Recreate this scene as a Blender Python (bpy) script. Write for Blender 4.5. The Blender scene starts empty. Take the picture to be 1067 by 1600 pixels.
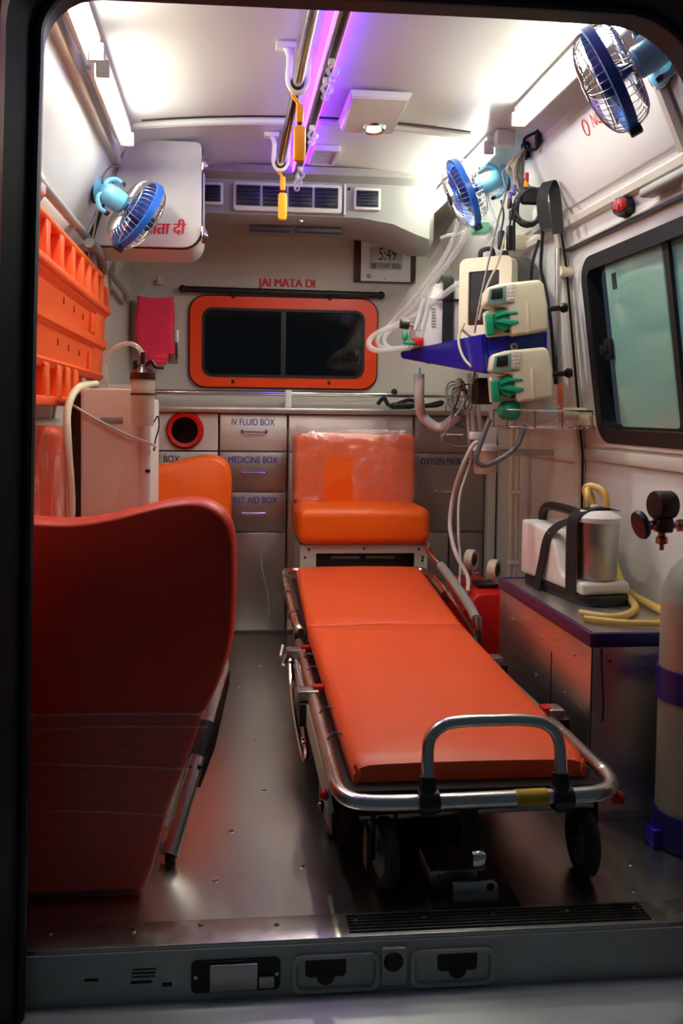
import bpy, bmesh, math, random
from mathutils import Vector, Matrix
random.seed(7)
S = bpy.context.scene
COL = S.collection
# ------------------------------------------------------------------ camera
def make_camera():
    cd = bpy.data.cameras.new('camera'); cam = bpy.data.objects.new('camera', cd); COL.objects.link(cam)
    yaw, pit, roll = math.radians(5.4), math.radians(2.5), math.radians(0.69)
    f = Vector((math.sin(yaw)*math.cos(pit), math.cos(yaw)*math.cos(pit), -math.sin(pit)))
    r0 = Vector((math.cos(yaw), -math.sin(yaw), 0)); u0 = r0.cross(f)
    r = r0*math.cos(roll) + u0*math.sin(roll); u = r.cross(f)
    m = Matrix(((r.x,u.x,-f.x,0),(r.y,u.y,-f.y,0),(r.z,u.z,-f.z,1.16),(0,0,0,1)))
    cam.matrix_world = m
    cd.sensor_fit = 'AUTO'; cd.sensor_width = 36; cd.lens = 1350*36/1600
    cd.shift_x = 0.03218; cd.shift_y = -0.06095; cd.clip_start = 0.02
    S.camera = cam
make_camera()
# ------------------------------------------------------------------ world, lights, exposure
W = bpy.data.worlds.new('night'); S.world = W; W.use_nodes = True
W.node_tree.nodes['Background'].inputs[0].default_value = (0.30,0.42,0.55,1)
W.node_tree.nodes['Background'].inputs[1].default_value = 0.02
S.view_settings.view_transform = 'Standard'; S.view_settings.look = 'None'
S.view_settings.exposure = 2.0; S.view_settings.gamma = 1.0
S.view_settings.use_curve_mapping = False
TUBE_POWER = 13.0; PURPLE_POWER = 5.5; SPOT_POWER = 290.0
# ------------------------------------------------------------------ materials
def lin(c):
    return tuple(((v/255)/12.92 if v/255 <= .04045 else ((v/255+.055)/1.055)**2.4) for v in c)
MATS = {}
def mat(name, rgb, rough=.5, metal=0, coat=0, bump=0, bscale=60, var=0, vscale=4, stretch=None, trans=0, alpha=1, emit=0, spec=.5, ecol=None):
    m = bpy.data.materials.new(name); m.use_nodes = True
    nt = m.node_tree; b = nt.nodes['Principled BSDF']
    c = lin(rgb)
    b.inputs['Base Color'].default_value = (*c,1); b.inputs['Roughness'].default_value = rough
    b.inputs['Metallic'].default_value = metal; b.inputs['Coat Weight'].default_value = coat
    b.inputs['Coat Roughness'].default_value = .08
    b.inputs['Transmission Weight'].default_value = trans; b.inputs['Alpha'].default_value = alpha
    b.inputs['Specular IOR Level'].default_value = spec
    if emit:
        b.inputs['Emission Color'].default_value = (*(ecol or c),1); b.inputs['Emission Strength'].default_value = emit
    tc = nt.nodes.new('ShaderNodeTexCoord'); mp = nt.nodes.new('ShaderNodeMapping')
    nt.links.new(tc.outputs['Object'], mp.inputs['Vector'])
    if stretch: mp.inputs['Scale'].default_value = stretch
    if var or not bump:
        n = nt.nodes.new('ShaderNodeTexNoise'); n.inputs['Scale'].default_value = vscale; n.inputs['Detail'].default_value = 3
        nt.links.new(mp.outputs[0], n.inputs['Vector'])
        mx = nt.nodes.new('ShaderNodeMixRGB'); mx.blend_type = 'MULTIPLY'; mx.inputs[0].default_value = max(var,.03)
        mx.inputs[1].default_value = (*c,1); nt.links.new(n.outputs['Fac'], mx.inputs[2])
        rp = nt.nodes.new('ShaderNodeMapRange'); rp.interpolation_type = 'SMOOTHSTEP'; nt.links.new(n.outputs['Fac'], rp.inputs[0])
        rp.inputs[1].default_value = .2; rp.inputs[2].default_value = .8; rp.inputs[3].default_value = .35; rp.inputs[4].default_value = 1.05
        nt.links.new(rp.outputs[0], mx.inputs[2]); nt.links.new(mx.outputs[0], b.inputs['Base Color'])
        if metal > .5 and var:
            rr = nt.nodes.new('ShaderNodeMapRange'); rr.interpolation_type = 'SMOOTHSTEP'; nt.links.new(n.outputs['Fac'], rr.inputs[0])
            rr.inputs[1].default_value = .2; rr.inputs[2].default_value = .8
            rr.inputs[3].default_value = max(.04, rough-.07); rr.inputs[4].default_value = rough+.07
            nt.links.new(rr.outputs[0], b.inputs['Roughness'])
    if bump:
        n2 = nt.nodes.new('ShaderNodeTexNoise'); n2.inputs['Scale'].default_value = bscale; n2.inputs['Detail'].default_value = 4
        nt.links.new(mp.outputs[0], n2.inputs['Vector'])
        bp = nt.nodes.new('ShaderNodeBump'); bp.inputs['Strength'].default_value = bump; bp.inputs['Distance'].default_value = .01
        nt.links.new(n2.outputs['Fac'], bp.inputs['Height']); nt.links.new(bp.outputs[0], b.inputs['Normal'])
    MATS[name] = m; return m
def film_mat(name, rgb, opac, rough=.15, bscale=14, bump=.6, stretch=None, lo=.45, hi=.75, gloss=.15):
    """crinkled clear plastic film: see-through, glossy, milky in the folds"""
    m = bpy.data.materials.new(name); m.use_nodes = True; nt = m.node_tree; N = nt.nodes; L = nt.links
    N.remove(N['Principled BSDF'])
    tc = N.new('ShaderNodeTexCoord'); mp = N.new('ShaderNodeMapping')
    if stretch: mp.inputs['Scale'].default_value = stretch
    L.new(tc.outputs['Object'], mp.inputs['Vector'])
    n = N.new('ShaderNodeTexNoise'); n.inputs['Scale'].default_value = bscale; n.inputs['Detail'].default_value = 6; n.inputs['Distortion'].default_value = 1.5
    L.new(mp.outputs[0], n.inputs['Vector'])
    r = N.new('ShaderNodeMapRange'); r.interpolation_type = 'SMOOTHSTEP'; r.inputs[1].default_value = lo; r.inputs[2].default_value = hi
    r.inputs[3].default_value = opac*.3; r.inputs[4].default_value = min(1,opac*2)
    L.new(n.outputs['Fac'], r.inputs[0])
    bp = N.new('ShaderNodeBump'); bp.inputs['Strength'].default_value = bump; bp.inputs['Distance'].default_value = .03
    L.new(n.outputs['Fac'], bp.inputs['Height'])
    tr = N.new('ShaderNodeBsdfTransparent'); gl = N.new('ShaderNodeBsdfGlossy'); df = N.new('ShaderNodeBsdfDiffuse')
    gl.inputs['Roughness'].default_value = rough; df.inputs['Color'].default_value = (*lin(rgb),1)
    L.new(bp.outputs[0], gl.inputs['Normal'])
    m1 = N.new('ShaderNodeMixShader'); m1.inputs[0].default_value = gloss; L.new(tr.outputs[0], m1.inputs[1]); L.new(gl.outputs[0], m1.inputs[2])
    m2 = N.new('ShaderNodeMixShader'); L.new(r.outputs[0], m2.inputs[0]); L.new(m1.outputs[0], m2.inputs[1]); L.new(df.outputs[0], m2.inputs[2])
    L.new(m2.outputs[0], N['Material Output'].inputs['Surface'])
    MATS[name] = m; return m
mat('panel', (214,214,206), .38, var=.06, vscale=1.5)
mat('panel_grey', (200,197,182), .42, var=.06)
mat('ceiling', (206,206,200), .27, var=.06, vscale=1.2)
mat('trim', (196,190,176), .4)
mat('grey_plastic', (150,150,142), .5, var=.08)
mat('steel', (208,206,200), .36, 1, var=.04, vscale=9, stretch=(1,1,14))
mat('steel_satin_lit', (226,224,214), .52, .85, var=.03, vscale=9, stretch=(1,1,14))  # paler base stands in for ceiling light reflected in the top cabinet fronts
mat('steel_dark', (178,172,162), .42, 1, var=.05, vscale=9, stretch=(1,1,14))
mat('floor_steel', (205,207,200), .27, 1)
mat('chrome', (215,213,208), .13, 1)
mat('tube_metal', (214,211,204), .30, 1, var=.05)
mat('alu', (190,188,180), .35, 1, var=.2, vscale=20)
mat('dark_metal', (50,48,46), .4, .8)
mat('black_plastic', (20,20,21), .4)
mat('black_rubber', (14,16,18), .5)
mat('black_strap', (16,17,18), .75, bump=.3, bscale=400)
mat('seal', (17,26,31), .45)
mat('red_paint', (150,14,8), .3, coat=.5)
mat('mattress', (236,88,40), .42, bump=.06, bscale=35, var=.08)
mat('seat_orange', (238,98,8), .42, bump=.05, bscale=40)
mat('chair_orange', (232,50,10), .45, bump=.05, bscale=40)
mat('board_orange', (250,105,45), .42, var=.06)
mat('frame_orange', (240,72,12), .3, coat=.3)
mat('red', (196,14,8), .4)
mat('letter_red', (214,24,16), .5)
mat('letter_blue', (52,50,160), .5)
mat('letter_dark', (34,34,70), .5)
mat('pink_cloth', (246,56,90), .85, bump=.4, bscale=160, var=.1, vscale=12)
mat('white_plastic', (225,222,212), .35)
mat('cream_plastic', (216,206,176), .38)
mat('pale_pink', (222,196,180), .35)
mat('brown_plastic', (42,24,16), .4)
mat('fan_blue', (30,95,185), .3)
mat('fan_light', (110,185,215), .35)
mat('fan_blade', (40,70,150), .35)
mat('shelf_blue', (22,24,150), .3, coat=.2)
mat('band_blue', (26,18,92), .4)
mat('band_purple', (74,30,74), .4)
mat('green', (20,150,105), .4)
mat('screen_grey', (120,150,132), .3)
mat('lcd', (176,188,180), .25)
mat('lcd_black', (25,28,28), .4)
mat('wood_dark', (58,30,22), .35, var=.4, vscale=8, stretch=(6,6,1))
mat('clock_face', (222,232,232), .35)
mat('dark_glass', (6,8,8), .06, coat=1)
mat('teal_glass', (118,165,150), .12, coat=.6, var=.05)
mat('teal_glass_b', (108,160,152), .12, coat=.6, var=.05)
mat('vent_blue', (18,22,48), .4)
mat('yellow', (245,160,10), .4)
mat('yellow_tape', (205,165,15), .5)
mat('hose_yellow', (214,180,96), .3, spec=.6)
mat('hose_white', (205,205,196), .3)
mat('hose_grey', (98,100,98), .35)
mat('cable_beige', (182,174,146), .45)
mat('cable_grey', (122,122,116), .45)
mat('cable_black', (24,25,28), .45)
mat('purple_plug', (92,70,150), .4)
mat('gauge_cream', (200,192,165), .4)
mat('brass', (165,130,90), .3, 1)
mat('cyl_paint', (178,168,150), .45, .3, var=.3, vscale=7)
mat('cyl_top', (165,170,160), .5, .1, var=.5, vscale=12)
mat('tyre', (40,37,35), .7)
mat('wheel_grey', (112,108,100), .5)
mat('sill_white', (205,203,192), .55, var=.45, vscale=3.5)
mat('bumper', (205,210,210), .35, .2, var=.2, vscale=2)
mat('water_clear', (215,190,165), .2, alpha=.55)
mat('clear_plastic', (205,212,208), .08, alpha=.40, spec=.9)
mat('clear_tube', (222,222,214), .15, alpha=.38, spec=.8)
mat('bag_plastic', (212,216,214), .2, alpha=.2, spec=.8)
mat('amber', (70,26,12), .2, alpha=.9)
mat('tube_glow', (255,255,255), .5, emit=TUBE_POWER, ecol=(.98,1.0,.87))
mat('purple_glow', (120,60,255), .5, emit=PURPLE_POWER, ecol=(.20,.02,1.0))
mat('spot_glow', (255,240,210), .5, emit=SPOT_POWER, ecol=(1,.93,.78))
film_mat('film_clear', (235,215,200), .16, .16, 5, .4, (.7,1,9), .5, .95, .05)
film_mat('film_crinkle', (240,220,205), .26, .14, 6, .6, (1,1,1.6), .5, .95)
film_mat('film_folds', (250,220,200), .34, .2, 6, .8, (6,6,.7), .4, .8, .1)
# ------------------------------------------------------------------ mesh builder
def wloc(o):
    v = Vector((0,0,0))
    while o is not None:
        v += o.location; o = o.parent
    return v
def smooth_path(pts, n=6, closed=False):
    P = [Vector(p) for p in pts]; out = []; L = len(P)
    rng = range(L) if closed else range(L-1)
    for i in rng:
        p1, p2 = P[i], P[(i+1) % L]
        p0 = P[(i-1) % L] if (closed or i > 0) else p1*2-p2
        p3 = P[(i+2) % L] if (closed or i+2 < L) else p2*2-p1
        for k in range(n):
            t = k/n
            out.append(.5*((2*p1)+(-p0+p2)*t+(2*p0-5*p1+4*p2-p3)*t*t+(-p0+3*p1-3*p2+p3)*t**3))
    if not closed: out.append(P[-1])
    return out
class B:
    def __init__(s): s.bm = bmesh.new()
    def _fin(s, geom_verts, M):
        bmesh.ops.transform(s.bm, matrix=M, verts=geom_verts)
    def box(s, x0,x1,y0,y1,z0,z1, bev=0, seg=2, M=None):
        t = bmesh.new(); bmesh.ops.create_cube(t, size=1)
        bmesh.ops.scale(t, vec=(abs(x1-x0),abs(y1-y0),abs(z1-z0)), verts=t.verts)
        bmesh.ops.translate(t, vec=((x0+x1)/2,(y0+y1)/2,(z0+z1)/2), verts=t.verts)
        if bev: bmesh.ops.bevel(t, geom=t.edges[:], offset=bev, segments=seg, profile=.5, affect='EDGES', clamp_overlap=True)
        if M is not None: bmesh.ops.transform(t, matrix=M, verts=t.verts)
        return s.merge(t)
    def merge(s, t):
        me = bpy.data.meshes.new('tmp'); t.to_mesh(me); t.free(); s.bm.from_mesh(me); bpy.data.meshes.remove(me); return s
    def prism(s, poly, axis, a, b, bev=0, seg=2, M=None):
        """poly of 2D points extruded from a to b along axis ('x': poly is (y,z); 'y': (x,z); 'z': (x,y))"""
        t = bmesh.new()
        def pt(p, d): return (d,p[0],p[1]) if axis=='x' else ((p[0],d,p[1]) if axis=='y' else (p[0],p[1],d))
        lo = [t.verts.new(pt(p,a)) for p in poly]; hi = [t.verts.new(pt(p,b)) for p in poly]
        n = len(poly); t.faces.new(lo); t.faces.new(list(reversed(hi)))
        for i in range(n): t.faces.new((lo[i],hi[i],hi[(i+1)%n],lo[(i+1)%n]))
        bmesh.ops.recalc_face_normals(t, faces=t.faces)
        if bev:
            t.edges.ensure_lookup_table()
            ed = [e for e in t.edges if e.is_manifold and e.calc_face_angle(0) > .6]
            bmesh.ops.bevel(t, geom=ed, offset=bev, segments=seg, profile=.5, affect='EDGES', clamp_overlap=True)
        if M is not None: bmesh.ops.transform(t, matrix=M, verts=t.verts)
        return s.merge(t)
    def tube(s, pts, r, seg=8, closed=False, smooth=0, cap=True):
        P = smooth_path(pts, smooth, closed) if smooth else [Vector(p) for p in pts]
        n = len(P); rings = []; up = None
        for i, p in enumerate(P):
            a = P[(i-1) % n] if (closed or i > 0) else p
            c = P[(i+1) % n] if (closed or i < n-1) else p
            d = (c-a)
            if d.length < 1e-9: d = Vector((0,0,1))
            d.normalize()
            if up is None:
                up = d.orthogonal().normalized()
            else:
                up = (up - d*up.dot(d))
                up = up.normalized() if up.length > 1e-6 else d.orthogonal().normalized()
            w = d.cross(up); rr = r(i/(n-1)) if callable(r) else r
            rings.append([s.bm.verts.new(p + up*math.cos(2*math.pi*k/seg)*rr + w*math.sin(2*math.pi*k/seg)*rr) for k in range(seg)])
        m = n if closed else n-1
        for i in range(m):
            A, C = rings[i], rings[(i+1) % n]
            for k in range(seg):
                s.bm.faces.new((A[k],A[(k+1)%seg],C[(k+1)%seg],C[k]))
        if cap and not closed:
            s.bm.faces.new(list(reversed(rings[0]))); s.bm.faces.new(rings[-1])
        return s
    def cyl(s, p0, p1, r, seg=16, r1=None):
        p0, p1 = Vector(p0), Vector(p1)
        return s.tube([p0,p1], (lambda t: r + ((r1 if r1 is not None else r)-r)*t), seg)
    def lathe(s, prof, o=(0,0,0), axis=(0,0,1), seg=24, closed=False):
        """prof: (radius, height) pairs around axis through o"""
        ax = Vector(axis).normalized(); u = ax.orthogonal().normalized(); w = ax.cross(u); o = Vector(o); R = []
        for r, h in prof:
            if r < 1e-6: R.append([s.bm.verts.new(o+ax*h)])
            else: R.append([s.bm.verts.new(o+ax*h+(u*math.cos(2*math.pi*k/seg)+w*math.sin(2*math.pi*k/seg))*r) for k in range(seg)])
        idx = list(range(len(R)-1)) + ([len(R)-1] if closed else [])
        for i in idx:
            A, C = R[i], R[(i+1) % len(R)]
            for k in range(seg):
                k2 = (k+1) % seg
                if len(A)==1 and len(C)==1: continue
                if len(A)==1: s.bm.faces.new((A[0],C[k2],C[k]))
                elif len(C)==1: s.bm.faces.new((A[k],A[k2],C[0]))
                else: s.bm.faces.new((A[k],A[k2],C[k2],C[k]))
        return s
    def ball(s, c, r, sx=1, sy=1, sz=1, seg=16):
        t = bmesh.new(); bmesh.ops.create_uvsphere(t, u_segments=seg, v_segments=max(6,seg//2), radius=r)
        bmesh.ops.scale(t, vec=(sx,sy,sz), verts=t.verts); bmesh.ops.translate(t, vec=c, verts=t.verts)
        return s.merge(t)
    def quad(s, *p):
        s.bm.faces.new([s.bm.verts.new(q) for q in p]); return s
    def grid(s, fn, nu, nv):
        V = [[s.bm.verts.new(fn(i/nu, j/nv)) for j in range(nv+1)] for i in range(nu+1)]
        for i in range(nu):
            for j in range(nv): s.bm.faces.new((V[i][j],V[i+1][j],V[i+1][j+1],V[i][j+1]))
        return s
    def build(s, name, m, parent=None, smooth=True, angle=38, M=None, **kw):
        if M is not None: bmesh.ops.transform(s.bm, matrix=M, verts=s.bm.verts)
        bmesh.ops.recalc_face_normals(s.bm, faces=s.bm.faces)
        base = wloc(parent) if parent is not None else None
        if base is not None: bmesh.ops.translate(s.bm, vec=-base, verts=s.bm.verts)
        me = bpy.data.meshes.new(name)
        if smooth:
            th = math.radians(angle)
            for f in s.bm.faces: f.smooth = True
            for e in s.bm.edges:
                if len(e.link_faces)==2 and e.calc_face_angle(0) > th: e.smooth = False
        s.bm.to_mesh(me); s.bm.free()
        o = bpy.data.objects.new(name, me); COL.objects.link(o)
        me.materials.append(MATS[m])
        if parent is not None: o.parent = parent
        tag(o, **kw)
        return o
def tag(o, label=None, cat=None, group=None, kind=None):
    if label: o['label'] = label
    if cat: o['category'] = cat
    if group: o['group'] = group
    if kind: o['kind'] = kind
    return o
def thing(name, loc, label, cat, group=None):
    o = bpy.data.objects.new(name, None); COL.objects.link(o); o.location = loc; o.empty_display_size = .05
    return tag(o, label, cat, group)
def copy_tree(o, parent=None):
    c = o.copy(); COL.objects.link(c)
    if parent is not None: c.parent = parent
    for ch in [q for q in bpy.data.objects if q.parent == o]: copy_tree(ch, c)
    return c
def text(body, name, m, parent, origin, xdir, zdir, width=None, height=.03, depth=.0015, align='LEFT', shear=0, bold=0):
    cu = bpy.data.curves.new('lettering','FONT'); cu.body = body; cu.size = 1; cu.extrude = 0; cu.shear = shear
    ob = bpy.data.objects.new('lettering_tmp', cu); COL.objects.link(ob)
    dg = bpy.context.evaluated_depsgraph_get(); me = bpy.data.meshes.new_from_object(ob.evaluated_get(dg))
    bpy.data.objects.remove(ob); bm = bmesh.new(); bm.from_mesh(me); bpy.data.meshes.remove(me)
    if not bm.verts: bm.free(); return None
    xs = [v.co.x for v in bm.verts]; ys = [v.co.y for v in bm.verts]
    x0, x1, y0, y1 = min(xs), max(xs), min(ys), max(ys)
    X = Vector(xdir).normalized(); Z = Vector(zdir).normalized(); N = X.cross(Z)
    sx = (width/(x1-x0)) if width else height/(y1-y0); sz = height/(y1-y0)
    for v in bm.verts:
        v.co = Vector(origin) + X*((v.co.x-x0)*sx) + Z*((v.co.y-y0)*sz) + N*depth
    if bold:
        src = bm.copy()
        for sgn in (-1,1):
            c = src.copy(); bmesh.ops.translate(c, vec=X*(sgn*bold*sz)+N*(-.0002*(sgn+1)-.0001), verts=c.verts)
            tm = bpy.data.meshes.new('t'); c.to_mesh(tm); c.free(); bm.from_mesh(tm); bpy.data.meshes.remove(tm)
        src.free()
    b = B(); b.bm.free(); b.bm = bm
    return b.build(name, m, parent, smooth=False)
def arc(cx, cy, r, a0, a1, n=8):
    return [(cx+r*math.cos(math.radians(a0+(a1-a0)*k/n)), cy+r*math.sin(math.radians(a0+(a1-a0)*k/n))) for k in range(n+1)]
def rrect(x0,x1,y0,y1,r,n=5):
    return arc(x1-r,y0+r,r,-90,0,n)+arc(x1-r,y1-r,r,0,90,n)+arc(x0+r,y1-r,r,90,180,n)+arc(x0+r,y0+r,r,180,270,n)
def ring_prism(b, outer, inner, axis, a, c):
    """extruded ring between two outlines with the same number of points"""
    def pt(p, d): return (d,p[0],p[1]) if axis=='x' else ((p[0],d,p[1]) if axis=='y' else (p[0],p[1],d))
    V = [[b.bm.verts.new(pt(p,d)) for p in poly] for poly, d in ((outer,a),(outer,c),(inner,c),(inner,a))]
    n = len(outer)
    for q in range(4):
        A, C = V[q], V[(q+1)%4]
        for i in range(n): b.bm.faces.new((A[i],A[(i+1)%n],C[(i+1)%n],C[i]))
    return b
def axisM(o, z, up=(0,0,1)):
    """matrix whose local z runs along z, placed at o"""
    z = Vector(z).normalized(); x = Vector(up).cross(z)
    x = x.normalized() if x.length > 1e-5 else z.orthogonal().normalized()
    y = z.cross(x); o = Vector(o)
    return Matrix(((x.x,y.x,z.x,o.x),(x.y,y.y,z.y,o.y),(x.z,y.z,z.z,o.z),(0,0,0,1)))
# ------------------------------------------------------------------ the van's shell
WR = [(1.43,-.02),(1.42,1.0),(1.41,1.07),(1.32,1.73),(1.29,1.88),(1.19,2.1),(1.16,2.2)]
WL = [(-.74,-.02),(-.73,1.0),(-.66,1.5),(-.59,1.85),(-.5,2.05),(-.455,2.16)]
def prof(P, z):
    for (x0,z0),(x1,z1) in zip(P,P[1:]):
        if z0 <= z <= z1: return x0+(x1-x0)*(z-z0)/(z1-z0)
    return P[-1][0] if z > P[-1][1] else P[0][0]
wr = lambda z: prof(WR,z)
wl = lambda z: prof(WL,z)
Y0, Y1 = 1.88, 4.8
def wall(name, P, ys, hole, sgn):
    b = B(); t = .04*sgn
    for i in range(len(P)-1):
        for j in range(len(ys)-1):
            if hole and hole == (i,j): continue
            (xa,za),(xb,zb) = P[i],P[i+1]; ya, yb = ys[j],ys[j+1]
            q = [(xa,ya,za),(xa,yb,za),(xb,yb,zb),(xb,ya,zb)]
            o = [(x+t,y,z) for x,y,z in q]
            b.quad(*q); b.quad(*o)
            for k in range(4): b.quad(q[k],q[(k+1)%4],o[(k+1)%4],o[k])
    bmesh.ops.remove_doubles(b.bm, verts=b.bm.verts, dist=1e-5)
    return b.build(name,'panel',kind='structure',smooth=False)
wall_right = wall('wall_right', WR, [Y0,1.98,3.12,Y1], (2,1), 1)
wall_left = wall('wall_left', WL, [Y0,Y1], None, -1)
# floor: steel sheet with a ribbed threshold and screws
fl = B().box(-.74,1.43,1.86,4.8,-.03,0).build('floor','floor_steel',kind='structure')
th = B().box(-.70,1.40,1.84,1.93,-.012,.004,.003).build('threshold_strip','alu',fl)
for k in range(6):
    B().box(.28,.98,1.853+k*.012,1.858+k*.012,.004,.0065).build('threshold_rib','dark_metal',th)
for x in (-.38,-.2,-.05,.12,.30,.46,.62,.80,.96,1.2):
    B().lathe([(0,.004),(.005,.0035),(.007,0)],(x,1.905+.02*(random.random()-.5),.004),seg=10).build('screw','chrome',fl)
for x,y in ((.06,3.6),(.10,3.0),(.12,2.6),(.02,2.35),(.20,2.15),(.16,3.9),(-.02,2.1),(1.05,2.1),(1.2,2.05),(1.0,1.98)):
    B().lathe([(0,.004),(.006,.003),(.008,0)],(x,y,0),seg=10).build('screw','chrome',fl)
# ceiling: shallow arch
def cz(x): return 2.295-.045*((x-.35)/.72)**2
cp = [(-.455,2.16),(-.43,2.205),(-.39,2.235)]+[(-.36+1.42*k/10, cz(-.36+1.42*k/10)) for k in range(11)]+[(1.10,2.245),(1.14,2.225),(1.16,2.2)]
cb = B()
cb.prism(cp+[(1.2,2.2),(1.2,2.36),(-.5,2.36),(-.5,2.16)],'y',Y0,Y1)
ceiling = cb.build('ceiling','ceiling',kind='structure',angle=25)
# roof hoop with a dark joint line beside it
hoop = B().tube([(x,3.4,cz(x)-.006) for x in [-.37+1.33*k/14 for k in range(15)]],.016,8).build('trim_1','panel',kind='structure')
B().tube([(x,3.362,cz(x)-.002) for x in [-.33+1.27*k/14 for k in range(15)]],.004,6).build('joint_line','dark_metal',hoop)
# partition behind the cabinets, with angled corner panel on its left
part = B().box(-.72,1.42,4.8,4.84,0,2.3).build('wall_partition','panel_grey',kind='structure')
B().prism([(-.70,4.45),(-.66,4.45),(-.52,4.80),(-.70,4.80)],'z',1.18,2.0,.004).build('corner_panel','panel_grey',part)
B().prism([(1.41,4.42),(1.41,4.79),(1.375,4.79),(1.375,4.45)],'z',0,1.9,.004).build('corner_panel','panel_grey',part)
# rear door opening
def path_in(off=0):
    o = off
    p = [(-.415-o,-.13),(-.409-o,.148),(-.389-o,1.339),(-.374-o,1.87)]
    p += [(-.374+.11+(.11+o)*math.cos(a)*1.0, 1.895+(.108+o)*math.sin(a)) for a in [math.pi-(math.pi/2)*k/8 for k in range(9)]]
    p += [(.227,2.008+o),(.587,2.011+o)]
    p += [(.825+(.19+o)*math.cos(a), 1.820+(.19+o)*math.sin(a)) for a in [math.pi/2-(math.pi/2)*k/10 for k in range(11)]]
    p += [(1.04+o,1.34),(1.075+o,.15),(1.08+o,-.13)]
    return p
rear = B()
pin, pout = path_in(.055), path_in(.60)
def strip(b, A, ya, C, yc):
    va = [b.bm.verts.new((p[0],ya,p[1])) for p in A]; vc = [b.bm.verts.new((p[0],yc,p[1])) for p in C]
    for i in range(len(A)-1): b.bm.faces.new((va[i],va[i+1],vc[i+1],vc[i]))
strip(rear,pin,1.70,pout,1.70); strip(rear,pin,1.86,pout,1.86); strip(rear,pin,1.70,pin,1.86); strip(rear,pout,1.70,pout,1.86)
rear = rear.build('wall_rear','red_paint',kind='structure')
fb = B(); strip(fb,path_in(.012),1.80,path_in(.056),1.74); strip(fb,path_in(.012),1.80,path_in(.012),1.88); strip(fb,path_in(.056),1.74,path_in(.056),1.88); strip(fb,path_in(.012),1.88,path_in(.056),1.88)
frame = fb.build('door_frame','seal',rear)
B().tube([(x,1.80,z) for x,z in smooth_path([(x,z,0) for x,z in path_in(.008)],2) and [(p.x,p.y) for p in smooth_path([(x,z,0) for x,z in path_in(.008)],2)]],.011,8).build('rubber_seal','black_rubber',rear)
B().tube([(-.478,1.69,-.1),(-.470,1.69,1.2),(-.452,1.69,1.8),(-.42,1.69,2.02)],.006,8,smooth=4).build('door_edge_bead','red_paint',rear)
for z in (1.62,1.66): B().box(-.487,-.474,1.68,1.70,z,z+.018,.003).build('hinge_knuckle','alu',rear)
# sill below the floor edge, with latch recesses, and the bumper step
sill = B().box(-.52,1.20,1.835,1.86,-.15,-.006,.004).build('wall_sill','sill_white',kind='structure')
def plate(x0,x1,z0,z1,r,name,m,parent,y0=1.828,y1=1.84): return B().prism(rrect(x0,x1,z0,z1,r),'y',y0,y1,.002).build(name,m,parent)
sp = plate(-.068,.125,-.100,-.030,.012,'striker_pocket','black_rubber',sill)
plate(-.028,.075,-.095,-.036,.003,'striker_plate','alu',sill,1.822,1.832); plate(.078,.112,-.092,-.066,.003,'striker_plate','alu',sill,1.822,1.832)
for x in (-.058,.117): B().lathe([(0,-.004),(.004,-.003),(.005,0)],(x,1.827,-.062),(0,1,0),10).build('screw','chrome',sill)
for x0,x1,hx in ((.150,.345,.225),(.413,.605,.52)):
    b = B(); ring_prism(b, rrect(x0,x1,-.112,-.028,.022), rrect(x0+.010,x1-.010,-.104,-.036,.016),'y',1.826,1.838); b.build('recess_lip','sill_white',sill)
    plate(x0+.012,x1-.012,-.102,-.038,.014,'recess_floor','sill_white',sill,1.833,1.837)
    B().prism(rrect(hx-.045,hx+.045,-.078,-.036,.010),'y',1.829,1.836,.002).build('recess_slot','black_rubber',sill)
    B().prism(arc(hx,-.076,.020,180,360,8),'y',1.829,1.836).build('recess_latch','black_rubber',sill)
plate(.348,.404,-.100,-.018,.006,'stopper_plate','sill_white',sill,1.824,1.838)
B().lathe([(0,-.006),(.018,-.006),(.022,0)],(.374,1.824,-.048),(0,1,0),20).build('stopper_hole','black_rubber',sill)
for x,z,w,h in ((-.17,-.052,.05,.004),(-.17,-.060,.05,.003),(-.175,-.072,.045,.006),(-.12,-.080,.02,.008),(-.28,-.062,.03,.006),(-.168,-.044,.05,.003)):
    B().box(x-w/2,x+w/2,1.834,1.836,z-h/2,z+h/2).build('worn_sticker_print','dark_metal',sill)
bp = B().prism([(1.835,-.118),(1.80,-.112),(1.79,-.118),(1.60,-.126),(1.46,-.150),(1.42,-.30),(1.835,-.30)],'x',-.42,1.3,.004).build('bumper_step','bumper',kind='structure')
B().box(-.47,1.2,1.70,1.835,-.32,-.29).build('bumper_bracket','dark_metal',bp)
# wall trims
tr = B().tube([(wr(1.885)-.006,y,1.885) for y in (1.9,2.9,3.55,4.4)],.022,6).build('trim_2','trim',kind='structure')
B().box(wr(1.8)-.02,wr(1.8)+.0,2.0,3.24,1.785,1.795).build('joint_line','dark_metal',tr)
B().tube([(wr(1.80)-.008,y,1.80) for y in (1.95,3.22)],.010,6).build('window_top_strip','trim',tr)
B().box(wr(1.0)-.018,wr(1.0)+.005,1.9,3.30,.985,1.03,.006).build('trim_3','trim',kind='structure')
B().box(wr(1.0)-.014,wr(1.0)+.005,3.36,4.4,.965,1.0,.006).build('trim_4','trim',kind='structure')
rib = B()
rp = [(wr(z)-.012,3.33-.05*max(0,(z-1.0)),z) for z in (.0,.5,1.0,1.07,1.4,1.73,1.87)]
rib.tube(rp,.024,6); rib.build('trim_5','trim',kind='structure')
B().tube([(x-.012,y-.045,z) for x,y,z in rp],.005,6).build('trim_6','dark_metal',kind='structure')
B().tube([(wr(z)-.006,3.9,z) for z in (1.9,2.1,2.2)],.012,6).build('trim_7','panel',kind='structure')
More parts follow.
